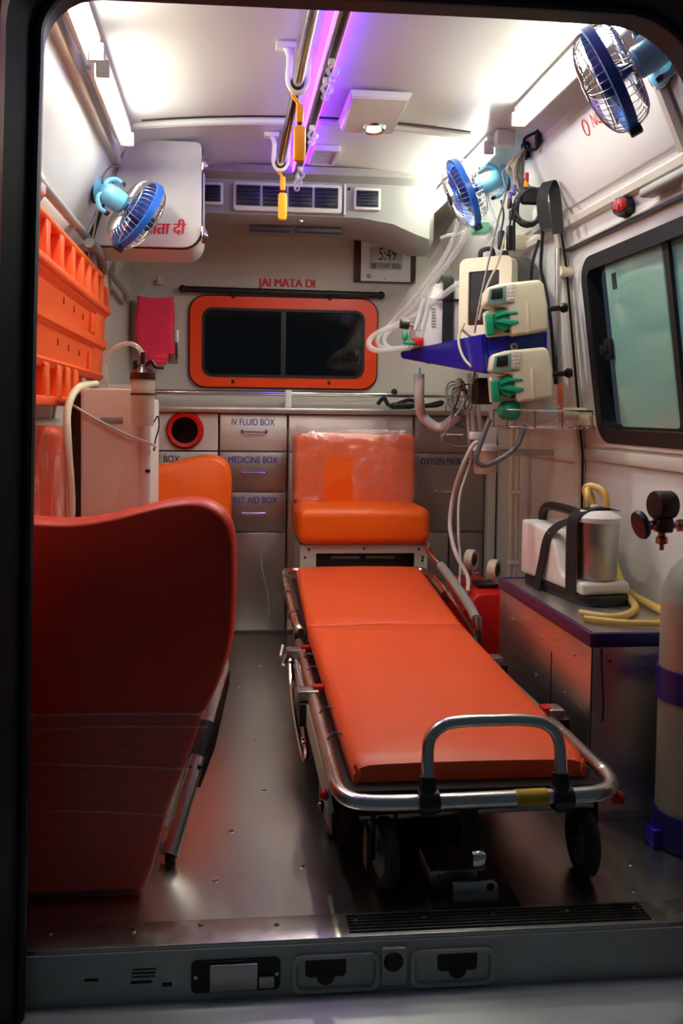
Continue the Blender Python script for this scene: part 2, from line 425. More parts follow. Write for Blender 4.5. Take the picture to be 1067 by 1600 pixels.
# raised white panel on the upper right wall, its near edge strip
up = B()
zs = [1.93,2.0,2.1,2.17]
for ya,yb,nm in ((2.36,3.86,'trim_8'),(1.92,2.30,'trim_9')):
    b = B(); b.prism([(wr(z)-.008,z) for z in zs]+[(wr(z)+.004,z) for z in reversed(zs)],'y',ya,yb,.002); b.build(nm,'panel',kind='structure')
B().tube([(wr(z)-.018,2.33,z) for z in (1.9,2.0,2.1,2.2)],.018,6).build('trim_10','trim',kind='structure')
# left wall: cove rail, pillar strip, panel joint
B().box(-.475,-.432,1.9,3.6,2.135,2.175,.006).build('trim_11','trim',kind='structure')
B().tube([(wl(z)+.012,4.1,z) for z in (1.0,1.5,1.85,2.05,2.16)],.026,6).build('trim_12','panel',kind='structure')
B().tube([(wl(z)+.006,3.62,z) for z in (1.0,1.5,1.85,2.05,2.14)],.006,6).build('trim_13','trim',kind='structure')
B().box(wl(1.14)-.002,wl(1.14)+.02,1.95,4.4,1.08,1.12,.005).build('trim_14','trim',kind='structure')
# ------------------------------------------------------------------ side window (right wall)
def wpt(y,z,d=0):
    n = Vector((-.9908,0,-.135)); return Vector((wr(z),y,z))+n*d
win = thing('window_1',(wr(1.1),2.5,1.1),None,None); win['kind']='structure'
def win_ring(y0,y1,z0,z1,r,w,d0,d1,name,m):
    b = B(); o = rrect(y0,y1,z0,z1,r,6); i = rrect(y0+w,y1-w,z0+w,z1-w,max(r-w,.01),6); n = len(o)
    V = [[b.bm.verts.new(wpt(y,z,d)) for y,z in poly] for poly,d in ((o,d0),(o,d1),(i,d1),(i,d0))]
    for q in range(4):
        for k in range(n): b.bm.faces.new((V[q][k],V[q][(k+1)%n],V[(q+1)%4][(k+1)%n],V[(q+1)%4][k]))
    return b.build(name,m,win)
win_ring(1.94,3.165,1.045,1.755,.10,.02,.002,.012,'window_surround','panel')
win_ring(1.955,3.145,1.06,1.74,.09,.05,-.04,.016,'window_frame','black_rubber')
def pane(y0,y1,z0,z1,d,name,m):
    b = B(); r = .02
    P = rrect(y0,y1,z0,z1,r,4)
    for dd in (d,d-.006):
        b.bm.faces.new([b.bm.verts.new(wpt(y,z,dd)) for y,z in P])
    A = list(b.bm.verts); n = len(P)
    for k in range(n): b.bm.faces.new((A[k],A[(k+1)%n],A[n+(k+1)%n],A[n+k]))
    return b.build(name,m,win,smooth=False)
pane(2.575,2.985,1.12,1.695,-.006,'pane','teal_glass')
pane(2.005,2.545,1.12,1.715,-.020,'pane','teal_glass_b')
b = B(); b.box(-.006,.006,2.545,2.585,0,.60); 
for v in b.bm.verts: v.co = wpt(v.co.y,1.115+v.co.z,-.012+v.co.x)
b.build('mullion','black_rubber',win)
b = B(); b.box(-.004,.004,2.0,3.10,0,.035)
for v in b.bm.verts: v.co = wpt(v.co.y,1.092+v.co.z,-.014+v.co.x)
b.build('slide_track','brown_plastic',win)
b = B(); b.box(-.004,.010,0,.05,0,.075,.004); b.box(.006,.018,.02,.075,.02,.055,.004)
for v in b.bm.verts: v.co = wpt(2.975+v.co.y,1.36+v.co.z,v.co.x)
b.build('window_latch','black_plastic',win)
for k in range(3):
    b = B(); b.box(-.0005,.0005,2.93-.012*k,2.938-.012*k,1.60,1.655)
    for v in b.bm.verts: v.co = wpt(v.co.y,v.co.z,-.0052+v.co.x)
    b.build('glass_marking','lcd_black',win)
# ------------------------------------------------------------------ partition window
pw = thing('window_2',(.31,4.8,1.29),None,None); pw['kind']='structure'
b = B(); ring_prism(b, rrect(-.205,.825,1.292,1.785,.085,6), rrect(-.133,.750,1.353,1.716,.05,6),'y',4.77,4.80); b.build('window_frame','frame_orange',pw)
b = B(); ring_prism(b, rrect(-.213,.833,1.284,1.793,.09,6), rrect(-.203,.823,1.294,1.783,.083,6),'y',4.78,4.80); b.build('frame_gasket','black_rubber',pw)
b = B(); ring_prism(b, rrect(-.140,.757,1.346,1.723,.055,6), rrect(-.125,.742,1.361,1.708,.045,6),'y',4.766,4.80); b.build('glass_gasket','black_rubber',pw)
B().prism(rrect(-.13,.32,1.356,1.713,.04),'y',4.785,4.79).build('pane','dark_glass',pw)
B().prism(rrect(.30,.748,1.356,1.713,.04),'y',4.778,4.783).build('pane','dark_glass',pw)
B().box(.292,.318,4.772,4.79,1.358,1.712).build('sash_bar','black_plastic',pw)
B().box(.705,.725,4.770,4.778,1.45,1.50,.003).build('sash_latch','black_plastic',pw)
for x in (.03,.56):
    B().box(x-.008,x+.008,4.765,4.772,1.312,1.334,.003).build('stay_clip','black_plastic',pw)
    B().box(x-.008,x+.008,4.76,4.80,1.775,1.812,.003).build('stay_clip','black_plastic',pw)
text('JAI MATA DI','lettering','letter_red',part,(.165,4.80,1.832),(1,.0,0),(0,0,1),width=.312,height=.060,depth=.002,bold=.05)
# air conditioning duct above it
ac = thing('air_conditioning_duct',(.3,4.8,1.94),'grey overhead air duct with square black vents above the orange window','air duct')
acp = [(4.00,2.285),(4.02,2.255),(4.09,2.238),(4.105,2.20),(4.115,2.085),(4.16,2.062),(4.30,2.050),(4.60,2.085),(4.798,2.135),(4.798,2.285)]
b = B()
def acx(xr): return [(xr,y,z) for y,z in acp]
secs = [(-.46,1,0),(.62,1,0),(.78,1.12,.0),(.90,1.35,.01),(.965,1.42,.03),(1.0,1.38,.09),(1.015,1.25,.16)]
rows = []
for x,k,dy in secs:
    rows.append([b.bm.verts.new((x, y+dy*(1 if y<4.5 else 0), 2.285-(2.285-z)*(k if z<2.15 else min(k,1)))) for y,z in acp])
n = len(acp)
for A,C in zip(rows,rows[1:]):
    for i in range(n): b.bm.faces.new((A[i],A[(i+1)%n],C[(i+1)%n],C[i]))
b.bm.faces.new(rows[0]); b.bm.faces.new(list(reversed(rows[-1])))
b.build('duct_housing','grey_plastic',ac)
fr = B(); fr.prism(rrect(.02,.53,2.095,2.228,.015),'y',4.085,4.115,.004); fr = fr.build('vent_frame','panel_grey',ac)
def acvent(x0,x1,z0,z1,parent,y=4.082):
    v = B().box(x0,x1,y-.004,y+.01,z0,z1,.003).build('vent','vent_blue',parent)
    for k in range(5):
        z = z0+(z1-z0)*(k+.5)/5
        B().box(x0+.006,x1-.006,y-.012,y-.003,z-.0025,z+.0025).build('louvre','black_plastic',v)
    B().box((x0+x1)/2-.012,(x0+x1)/2+.012,y-.016,y-.008,(z0+z1)/2-.004,(z0+z1)/2+.004,.001).build('vent_tab','dark_metal',v)
for k in range(4): acvent(.034+k*.122,.146+k*.122,2.118,2.212,fr)
for x0,x1 in ((-.115,-.038),(.60,.705)):
    f2 = B().prism(rrect(x0-.012,x1+.012,2.118,2.222,.008),'y',4.09,4.115,.003).build('vent_frame','panel_grey',ac); acvent(x0,x1,2.132,2.208,f2,4.088)
for x in (.545,):
    B().box(x-.004,x+.004,4.088,4.11,2.09,2.235).build('seam','panel',ac); B().lathe([(0,-.008),(.007,-.006),(.008,0)],(x+.02,4.10,2.215),(0,1,0),12).build('screw','black_plastic',ac)
for x0,x1 in ((.10,.30),(.32,.55)): B().box(x0,x1,4.20,4.24,2.030,2.046).build('return_slot','black_plastic',ac)
B().lathe([(0,-.01),(.012,-.008),(.014,0)],(.34,4.135,2.064),(0,.3,1),12).build('duct_button','alu',ac)
# ------------------------------------------------------------------ ceiling fittings and lamps
def tube_light(x,y0,y1,z,label,side):
    t = thing('tube_light',(x,(y0+y1)/2,z),label,'light','LED tube lights along the roof edges')
    x_in, x_out = x-side*.010, x+side*.034
    b = B().box(min(x_in,x_out),max(x_in,x_out),y0-.015,y1+.015,z+.019,z+.05,.003)
    b.box(min(x+side*.024,x_out),max(x+side*.024,x_out),y0-.015,y1+.015,z-.020,z+.03,.002); b.build('housing','white_plastic',t)
    B().cyl((x,y0,z),(x,y1,z),.017,14).build('tube','tube_glow',t)
    for y in (y0-.018,y1+.003): B().box(x-.02,x+.02,y,y+.015,z-.02,z+.03,.003).build('end_cap','panel_grey',t)
    if side<0: B().box(x-.050,x-.032,y0,y1,z+.005,z+.02,.003).build('back_tray','trim',t)
    return t
tube_light(1.008,2.18,3.0,2.192,'long glowing tube light on the right, behind the nearest blue fan',1)
tube_light(1.008,3.35,4.38,2.192,'long glowing tube light on the right, ending beside the air duct',1)
tube_light(-.370,2.10,2.49,2.150,'glowing tube light at the top left, nearest the rear door',-1)
tube_light(-.370,2.63,3.27,2.150,'glowing tube light on the left, ending above the wall cabinet',-1)
B().box(1.02,1.09,3.27,3.32,2.19,2.25,.006).build('junction_box','panel_grey',None,label='small grey junction box where the roof hoop meets the right tube lights',cat='junction box')
# drip rail and purple strips
tk = thing('drip_rail',(.31,3.2,2.28),'dark ceiling track edged with glowing purple LED strips','ceiling track')
B().box(.293,.327,2.0,4.02,2.245,2.293,.003).build('track','alu',tk)
B().box(.303,.317,2.0,4.02,2.240,2.2462).build('track_slot','black_plastic',tk)
B().box(.288,.2928,2.0,4.0,2.258,2.278).build('led_strip','purple_glow',tk)
B().box(.3272,.332,2.0,4.0,2.258,2.278).build('led_strip','purple_glow',tk)
B().box(.236,.288,2.0,4.0,2.280,2.292,.002).build('strip_base','panel',tk)
for i,(y,dz) in enumerate(((2.68,0),(2.83,0),(3.30,0),(3.85,-.02),(3.98,-.035))):
    c = thing('drip_hook',(.310,y,2.205),['clear plastic hook hanging from the ceiling track, nearest the rear door','clear plastic hook on the ceiling track, second from the rear door','clear plastic hook on the ceiling track beside the square downlight','clear plastic hook on the ceiling track just before the last one','clear plastic hook at the far end of the ceiling track'][i],'hook','drip hooks on the ceiling track')
    B().box(.300,.320,y-.012,y+.012,2.222,2.240,.003).build('glider','white_plastic',c)
    B().tube([(.31,y,2.222),(.298,y,2.205),(.312,y,2.188),(.328,y-.004,2.200),(.322,y-.006,2.212)],.006,6,smooth=4).build('hook_bend','clear_tube',c)
    B().tube([(.31,y,2.19),(.318,y,2.178),(.308,y,2.168),(.298,y,2.178)],.005,6,smooth=4,closed=True).build('hook_ring','clear_tube',c)
# grab pole with brackets and straps
gp = thing('grab_pole',(.205,2.9,2.17),'long chrome ceiling grab pole carried by white hooks','grab pole')
B().cyl((.207,2.0,2.168),(.207,3.60,2.168),.0165,14).build('pole','chrome',gp)
B().lathe([(0,0),(.016,0),(.0165,-.01)],(.207,3.605,2.168),(0,1,0),14).build('pole_end','black_plastic',gp)
for y in (2.70,3.56):
    k = B().tube([(.165,y,2.288),(.182,y,2.25),(.180,y,2.18),(.192,y,2.150),(.207,y,2.143),(.224,y,2.152),(.236,y,2.18),(.240,y,2.25),(.245,y,2.285)],.010,8,smooth=4).build('bracket','white_plastic',gp)
    B().box(.14,.20,y-.02,y+.02,2.272,2.290,.003).build('bracket_foot','white_plastic',k)
    B().lathe([(.017,-.01),(.021,-.01),(.021,.01),(.017,.01)],(.207,y,2.168),(0,1,0),16,closed=True).build('bushing','brown_plastic',k)
for y,lab in ((2.745,'yellow hanging grab strap nearest the rear door, seen against the purple strip'),(3.585,'yellow hanging grab strap in front of the air vents')):
    s_ = thing('grab_strap',(.218,y,1.96),lab,'strap','yellow grab straps on the ceiling pole')
    B().tube([(.200,y,2.185),(.196,y-.004,2.15),(.214,y,2.125),(.216,y,2.10)],.006,6,smooth=4).build('cord','yellow',s_)
    B().box(.208,.230,y-.012,y+.012,2.065,2.122,.005).build('clasp','yellow',s_)
    B().box(.213,.225,y-.006,y+.006,2.05,2.068).build('link','brown_plastic',s_)
    B().prism(rrect(.2005,.2375,1.945,2.056,.012),'y',y-.014,y+.014,.006).build('handle','yellow',s_)
# square downlight box
dl = thing('ceiling_downlight',(.53,3.2,2.27),'white square ceiling box with a lit round downlight','light')
b = B()
top = [(.415,3.03),(.64,3.03),(.64,3.36),(.415,3.36)]; zt = 2.283; lo = [(.425,3.05,2.262),(.63,3.05,2.262),(.625,3.34,2.232),(.43,3.34,2.232)]
vt = [b.bm.verts.new((x,y,zt)) for x,y in top]; vl = [b.bm.verts.new(p) for p in lo]
b.bm.faces.new(vl); b.bm.faces.new(vt)
for i in range(4): b.bm.faces.new((vt[i],vt[(i+1)%4],vl[(i+1)%4],vl[i]))
bmesh.ops.bevel(b.bm,geom=b.bm.edges[:],offset=.004,segments=2,affect='EDGES'); b.build('box','panel',dl)
B().lathe([(.028,-.004),(.042,-.008),(.048,.004),(.03,.004)],(.545,3.29,2.236),(0,.1,1),24,closed=True).build('rim','chrome',dl)
B().lathe([(0,-.003),(.029,-.003),(.029,.002),(0,.002)],(.545,3.29,2.236),(0,.1,1),24).build('lens','spot_glow',dl)
cv = thing('ceiling_vent',(.41,3.8,2.28),'small square grey louvred vent on the ceiling beside the purple strip','vent')
b = B(); ring_prism(b, rrect(.355,.47,3.70,3.93,.006,3), rrect(.368,.457,3.715,3.915,.004,3),'z',2.270,2.293); b.build('vent_frame','panel',cv)
B().box(.366,.459,3.713,3.917,2.28,2.292).build('vent_back','grey_plastic',cv)
for k in range(9): B().box(.368,.457,3.725+k*.0215,3.733+k*.0215,2.272,2.282).build('louvre','panel_grey',cv)
rl = thing('roof_lamp',(.16,2.28,2.27),'pale oval lamp lens on the ceiling at the top edge, unlit','light')
B().lathe([(0,-.012),(.045,-.01),(.055,0)],(.15,2.28,2.29),(0,0,1),20).build('lens','gauge_cream',rl); B().lathe([(.053,-.006),(.062,-.003),(.064,.004),(.05,.004)],(.15,2.28,2.289),(0,0,1),20,closed=True).build('rim','panel',rl)
# ------------------------------------------------------------------ fans
def make_fan(label, mount, mdir, centre, axis, R=.14):
    f = thing('wall_fan',mount,label,'fan','blue caged fans on the walls')
    mount, centre, axis = Vector(mount), Vector(centre), Vector(axis).normalized(); mdir = Vector(mdir).normalized()
    mp = B().lathe([(0,.022),(.04,.020),(.054,.008),(.056,0),(0,0)],mount,mdir,22).build('mount_plate','fan_light',f)
    B().lathe([(.054,-.004),(.061,-.003),(.061,.005),(.054,.006)],mount,mdir,22,closed=True).build('mount_rim','black_rubber',mp)
    mot = centre - axis*.115
    el = mount + mdir*.055
    ar = B().tube([mount+mdir*.012, el, el+(mot-el)*.45],.017,8,smooth=4); ar.box(-.02,.02,-.014,.014,-.012,.05,.004,M=axisM(mount+mdir*.02,mdir)); ar.build('arm','fan_light',f)
    M = axisM(mot,axis)
    # yoke: two arched side arms
    side = M.to_3x3() @ Vector((1,0,0)); upv = M.to_3x3() @ Vector((0,1,0))
    yk = B()
    for s in (-1,1):
        yk.tube([mot-axis*.03, mot-axis*.045+upv*.035*s, mot-axis*.02+upv*.066*s, mot+axis*.015+upv*.066*s],.009,8,smooth=5)
    yk.build('yoke','fan_light',f)
    B().lathe([(0,-.045),(.025,-.043),(.038,-.03),(.042,0),(.042,.04),(.030,.055),(0,.055)],mot,axis,22).build('motor','fan_light',f)
    for s in (-1,1): B().lathe([(0,.014),(.010,.012),(.012,0),(0,0)],mot+upv*.062*s+axis*.01,upv*s,10).build('tilt_knob','black_plastic',f)
    back = -.055; ft = .062
    g = B()
    for k in range(40):
        a = 2*math.pi*k/40; d = lambda r,h: centre + side*math.cos(a)*r + upv*math.sin(a)*r + axis*h
        g.tube([d(.045,back),d(R*.80,back),d(R*.97,back*.5),d(R,0)],.0012,4,smooth=3)
        g.tube([d(R,0),d(R*.93,ft*.55),d(R*.6,ft*.92),d(.03,ft)],.0012,4,smooth=3)
    for r,h in ((.045,back),(R*.8,back),(R*.6,ft*.9),(R*.86,ft*.65)):
        g.tube([centre+side*math.cos(2*math.pi*k/36)*r+upv*math.sin(2*math.pi*k/36)*r+axis*h for k in range(36)],.0020,4,closed=True)
    g.build('guard','alu',f)
    B().lathe([(R-.004,-.014),(R+.006,-.012),(R+.008,.012),(R-.003,.014)],centre,axis,44,closed=True).build('guard_band','fan_blue',f)
    B().lathe([(0,ft+.006),(.024,ft+.004),(.032,ft-.004),(0,ft-.004)],centre,axis,20).build('hub_cap','dark_metal',f)
    B().lathe([(0,.03),(.022,.026),(.026,-.02),(.012,-.06),(0,-.06)],centre,axis,16).build('spinner','fan_blade',f)
    for k in range(4):
        b = B()
        def fn(u,v,k=k):
            r = .022+u*(R*.86-.022); w = (.46+.52*u)*(v-.5); a = k*math.pi/2 + w/(.35+.5*u) + .3*u
            return centre + side*math.cos(a)*r + upv*math.sin(a)*r + axis*((v-.5)*.045)
        b.grid(fn,6,6)
        g2 = bmesh.ops.extrude_face_region(b.bm, geom=b.bm.faces[:]); bmesh.ops.translate(b.bm, vec=axis*.002, verts=[v for v in g2['geom'] if isinstance(v,bmesh.types.BMVert)])
        b.build('blade','fan_blade',f)
    B().box(-.012,.012,-.012,.012,-.016,.016,.004,M=axisM(centre-upv*(R+.012),axis)).build('band_clip','black_plastic',f)
    return f
make_fan('nearest blue fan, high on the right wall close to the rear door', (1.172,2.30,2.115),(-1,-.1,-.15),(.980,2.2,2.030),(-.80,.42,-.45))
make_fan('farther blue fan on the right wall, beside the hanging cables', (1.165,3.62,2.165),(-1,-.1,-.15),(.960,3.52,2.065),(-.88,.12,-.40))
make_fan('blue fan on the left wall, in front of the white wall cabinet', (-.515,3.46,2.02),(1,-.1,-.12),(-.350,3.40,1.905),(.78,.45,-.50))
B().tube([(-0.432,3.550,2.142),(-0.476,3.500,2.102),(-0.488,3.450,2.038),(-0.448,3.420,1.983)],.004,6,smooth=5).build('fan_cable','cable_grey',None,label='thin grey cable looping down to the left wall fan',cat='cable')
B().tube([(-.505,3.47,1.96),(-.54,3.50,1.80),(-.60,3.55,1.60)],.004,6,smooth=5).build('fan_cable','cable_beige',None,label='pale cable running down the left wall from the fan',cat='cable')
# ------------------------------------------------------------------ wall cabinet (upper left)
wc = thing('wall_cabinet',(-.30,3.8,1.82),'white overhead cabinet with red Hindi lettering and a rounded corner','cabinet')
def wco(x0,x1,z0,z1,r): return [(x0,z0)]+arc(x1-r,z0+r,r,-90,0,6)+arc(x1-.025,z1-.025,.025,0,90,3)+[(x0,z1)]
bo = wco(-.56,-.108,1.825,2.262,.08); bo[0]=(-.56,1.825); bo[-1]=(-.42,2.262)
B().prism(bo,'y',3.64,3.97).build('body','panel',wc)
do = wco(-.55,-.112,1.828,2.258,.078); do[-1]=(-.41,2.258)
dr = B().prism(do,'y',3.612,3.636,.003).build('door','panel',wc)
B().tube([(x,3.636,z) for x,z in do[0:]],.0055,6).build('door_gasket','dark_metal',wc)
text('जय माता दी','lettering','letter_red',dr,(-0.437,3.612,1.871),(1,0,.03),(0,0,1),width=.262,height=.064,depth=.0015,shear=.15,bold=.035)
for z in (1.885,2.17):
    l = B().box(-.112,-.096,3.60,3.66,z-.03,z+.03,.003).build('latch','chrome',wc); B().box(-.112,-.09,3.606,3.62,z-.018,z+.012,.002).build('latch_lever','chrome',l)
    B().tube([(-.10,3.625,z-.02),(-.09,3.62,z-.005),(-.092,3.64,z+.02)],.004,6,smooth=3).build('latch_hook','chrome',l)
# ------------------------------------------------------------------ steel cabinets along the partition
YF = 4.5
wt = B().box(-.68,1.372,4.455,4.70,1.150,1.178,.004).build('worktop','steel',None,label='long steel worktop over the drawer cabinets',cat='worktop')
B().box(-.60,1.37,4.70,4.798,1.10,1.215,.004).build('backsplash','panel_grey',wt)
def handle(x0,x1,z,parent,y=YF-.012):
    b = B().tube([(x0,y,z),(x0,y-.022,z),(x1,y-.022,z),(x1,y,z)],.0055,8)
    for x in (x0,x1): b.lathe([(0,-.004),(.010,-.003),(.011,0)],(x,y,z),(0,1,0),12)
    return b.build('handle','chrome',parent)
def unit(x0,x1,label):
    t = thing('steel_cabinet',((x0+x1)/2,4.6,0),label,'cabinet','steel cabinets along the partition')
    b = B()
    if x0 < -.5: b.box(x0,x1,4.512,4.79,.0,.95); b.box(x0,x1,4.72,4.79,.95,1.148); b.box(x0,x0+.02,4.512,4.72,.95,1.148)
    else: b.box(x0,x1,4.512,4.79,.0,1.148)
    b.build('body','steel_dark',t); return t
def front(t,x0,x1,z0,z1,name='drawer',m='steel'):
    return B().box(x0+.003,x1-.003,YF-.012,YF+.010,z0+.003,z1-.003,.003).build(name,m,t)
uA = unit(-.66,-.043,'steel cabinet at the left with a red rimmed round opening')
b = B(); hole = [(-.216+.082*math.cos(a),1.058+.082*math.sin(a)) for a in [2*math.pi*k/32-3*math.pi/4 for k in range(32)]]
sq = []
for k in range(32):
    a = 2*math.pi*k/32-3*math.pi/4; c,s_ = math.cos(a),math.sin(a); m_ = max(abs(c),abs(s_)); sx,sz = c/m_,s_/m_
    sq.append((-.350+(.303)*(sx+1)/2 if sx<=1 else 0, .955+.19*(sz+1)/2))
ring_prism(b, sq, hole,'y',YF-.010,YF+.010); fa = b.build('door','steel_satin_lit',uA)
B().lathe([(.068,-.026),(.085,-.030),(.096,-.018),(.098,0),(.08,.004),(.068,.01)],(-.216,YF-.010,1.058),(0,1,0),32,closed=True).build('rim','red',fa)
B().lathe([(.080,0),(.080,.14),(0,.14)],(-.216,YF-.004,1.058),(0,1,0),28).build('bin_tube','brown_plastic',fa)
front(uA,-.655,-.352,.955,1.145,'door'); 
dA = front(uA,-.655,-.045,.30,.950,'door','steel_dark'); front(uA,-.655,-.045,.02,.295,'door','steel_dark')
text('E BOX','lettering','letter_dark',dA,(-.356,YF-.012,.893),(1,0,0),(0,0,1),height=.034,width=.115,bold=.012)
uB = unit(-.038,.312,'steel three drawer cabinet lettered for fluids, medicine and first aid')
for (z0,z1),tx,w in (((.953,1.145),'IV FLUID BOX',.222),((.743,.949),'MEDICINE BOX',.255),((.535,.739),'FIRST AID BOX',.255)):
    d = front(uB,-.038,.312,z0,z1,'drawer','steel_satin_lit' if z0>.9 else 'steel_dark'); handle(.080,.200,(z0+z1)/2+(.005 if z0>.9 else -.006),d)
    text(tx,'lettering','letter_blue',d,(.024 if w<.24 else .008,YF-.012,z1-.058),(1,0,0),(0,0,1),height=.034,width=w,bold=.012)
d = front(uB,-.038,.312,.012,.53,'door','steel_dark')
B().tube([(0.195,4.485,0.519),(0.183,4.485,0.367),(0.214,4.485,0.232),(0.225,4.485,0.114),(0.206,4.485,0.046)],.004,6,smooth=5).build('peeling_film_edge','clear_tube',d)
uC = unit(.318,.978,'plain steel cabinet behind the orange jump seat'); front(uC,.318,.978,.953,1.145,'door','steel_satin_lit'); front(uC,.318,.978,.012,.949,'door','steel_dark')
uD = unit(.984,1.370,'steel cabinet on the right lettered OXYGEN MASK BOX')
d = front(uD,.984,1.37,.953,1.145,'drawer','steel_dark'); handle(1.13,1.24,1.048,d)
text('NEB  MAC','lettering','letter_blue',d,(1.012,YF-.012,1.088),(1,0,0),(0,0,1),height=.034,width=.245,bold=.012)
d = front(uD,.984,1.37,.535,.949,'door','steel_dark'); handle(1.112,1.217,.745,d)
text('OXYGEN MASK BOX','lettering','letter_dark',d,(1.022,YF-.012,.888),(1,0,0),(0,0,1),height=.036,width=.295,bold=.014)
front(uD,.984,1.18,.012,.53,'door','steel_dark'); front(uD,1.182,1.37,.012,.53,'door','steel_dark')
# rail over the worktop
rr = thing('worktop_rail',(.4,4.6,1.178),'chrome rail running above the steel worktop with a white post','rail')
B().cyl((-.58,4.6,1.256),(1.33,4.6,1.256),.013,12).build('rail_tube','chrome',rr)
for x in (-.5,1.25): B().cyl((x,4.6,1.178),(x,4.6,1.25),.010,10).build('post','chrome',rr)
B().box(.305,.340,4.58,4.62,1.178,1.275,.006).build('post','white_plastic',rr)
bc = thing('cable_bundle',(.94,4.58,1.18),'black coiled straps and clips lying on the steel worktop','cable')
B().tube([(0.798,4.560,1.204),(0.832,4.560,1.238),(0.868,4.560,1.198),(0.971,4.560,1.230),(1.042,4.560,1.200),(1.146,4.560,1.222),(1.109,4.550,1.201),(0.933,4.540,1.199)],.011,8,smooth=5).build('strap_coil','black_strap',bc)
B().box(.87,.99,4.53,4.60,1.180,1.215,.014,3).build('buckle','black_plastic',bc); B().ball((.895,4.6,1.272),.018).build('clip','black_plastic',bc)
# ------------------------------------------------------------------ jump seat
js = thing('jump_seat',(.65,4.2,0),'orange jump seat with a plastic wrapped backrest on a steel base','seat')
b = B(); ring_prism(b, rrect(.350,.962,.0,.530,.004,2), rrect(.425,.900,.10,.490,.004,2),'y',4.05,4.07); bs = b.build('base_frame','panel_grey',js)
B().box(.352,.37,4.07,4.46,0,.53).build('base_side','panel_grey',js); B().box(.942,.96,4.07,4.46,0,.53).build('base_side','panel_grey',js); B().box(.352,.96,4.07,4.46,.505,.53).build('base_top','panel_grey',js)
for x,z in ((.39,.508),(.655,.512),(.92,.508),(.372,.47),(.94,.47),(.938,.455)): B().lathe([(0,-.004),(.005,-.003),(.006,0)],(x,4.05,z),(0,1,0),10).build('screw','dark_metal',bs)
ht = B().box(.40,.92,4.10,4.42,.06,.496,.01).build('heater','black_plastic',js)
for k in range(2): B().box(.50+k*.17,.64+k*.17,4.092,4.10,.455,.470,.003).build('heater_slot','grey_plastic',ht)
B().box(.45,.88,4.085,4.10,.476,.488,.003).build('heater_lip','dark_metal',ht)
B().box(.333,.968,4.005,4.46,.533,.712,.045,5).build('seat_cushion','seat_orange',js)
B().prism(rrect(.337,.955,.690,1.055,.035,4),'y',4.315,4.46,.022,3).build('backrest','seat_orange',js)
b = B()
random.seed(3)
def film(u,v):
    x = .315+u*.665; z = .715+v*.36
    if v > .999: return (x, 4.33+.0, z)
    bul = .004+.022*random.random()**2
    if .28 < u < .5 and v < .62: bul = -.03
    edge = max(0,abs(u-.5)-.44)/.06
    return (x-.0+.01*(random.random()-.5), 4.310-bul+edge*.06, z+.012*(random.random()-.5))
b.grid(film,20,11)
b.build('plastic_wrap','film_crinkle',js,angle=60)
b = B(); b.grid(lambda u,v:(.318+u*.66, 4.315+v*.16, 1.072+.012*math.sin(u*23)+.008*random.random()),24,3); b.build('plastic_wrap','film_crinkle',js,angle=60)
b = B(); b.grid(lambda u,v:(.325-.05*math.sin(v*3)*(1-.4*v)-.01*random.random(), 4.32+u*.12, .70+.37*v),3,10); b.build('plastic_wrap','film_crinkle',js,angle=60)
# ------------------------------------------------------------------ things on the partition
rod = thing('curtain_rod',(.3,4.76,1.81),'black rod mounted above the orange window','rod')
B().cyl((-.245,4.755,1.817),(.842,4.755,1.809),.0165,14).build('rod_tube','black_plastic',rod)
for x,z in ((-.245,1.817),(.842,1.809)): B().ball((x,4.755,z),.022).build('end_knob','black_plastic',rod)
for x in (.03,.56): B().box(x-.008,x+.008,4.75,4.80,1.785,1.83,.003).build('bracket','black_plastic',rod)
ck = thing('wall_clock',(.866,4.79,1.885),'digital wall clock reading 5:49 with dark wooden sides','clock')
B().box(.692,1.038,4.765,4.798,1.882,2.122,.004).build('wood_frame','wood_dark',ck)
B().box(.728,1.006,4.757,4.77,1.886,2.118,.004).build('face','clock_face',ck)
B().box(.776,.958,4.754,4.758,1.996,2.076,.001).build('display','lcd',ck); B().box(.776,.958,4.754,4.758,1.950,1.990,.001).build('display','lcd',ck)
text('5:49','digits','lcd_black',ck,(.826,4.754,2.002),(1,0,0),(0,0,1),width=.098,height=.066)
text('88  11:47  80%','digits','lcd_black',ck,(.786,4.754,1.956),(1,0,0),(0,0,1),width=.160,height=.026)
B().lathe([(.007,-.002),(.011,-.002),(.011,0),(.007,0)],(.772,4.757,1.912),(0,1,0),16,closed=True).build('emblem','lcd_black',ck); B().lathe([(0,-.003),(.004,-.002),(.004,0)],(.864,4.757,1.902),(0,1,0),8).build('sensor','lcd_black',ck)
B().box(.782,.806,4.7555,4.7575,2.096,2.103).build('name_print','lcd_black',ck)
# hook, strap and pink cloth
hk = thing('wall_hook',(-.375,4.78,1.86),'cream plastic hook on the partition above the pink cloth','hook')
B().prism(rrect(-.392,-.352,1.840,1.885,.012),'y',4.775,4.80,.004).build('hook_base','cream_plastic',hk); B().tube([(-.372,4.778,1.868),(-.372,4.755,1.858),(-.372,4.752,1.872)],.006,6,smooth=3).build('hook_peg','cream_plastic',hk)
pc = thing('pink_cloth',(-.39,4.74,1.43),'bright pink folded cloth hanging from a hook beside the orange window','cloth')
b = B()
def cl(u,v):
    a = 2*math.pi*u; z = 1.765-.30*v
    hw = .098-.004*math.cos(v*6); th = .034+.006*math.sin(v*5)
    x = -.388+hw*max(-1,min(1,1.25*math.cos(a)))+.010*v*math.sin(8*v); y = 4.725+th*max(-1,min(1,1.3*math.sin(a)))+.004*math.sin(9*u+7*v)
    return (x,y,z+.008*math.cos(a*2))
b.grid(cl,40,14); bmesh.ops.remove_doubles(b.bm,verts=b.bm.verts,dist=1e-4)
b.build('folded_cloth','pink_cloth',pc,angle=70)
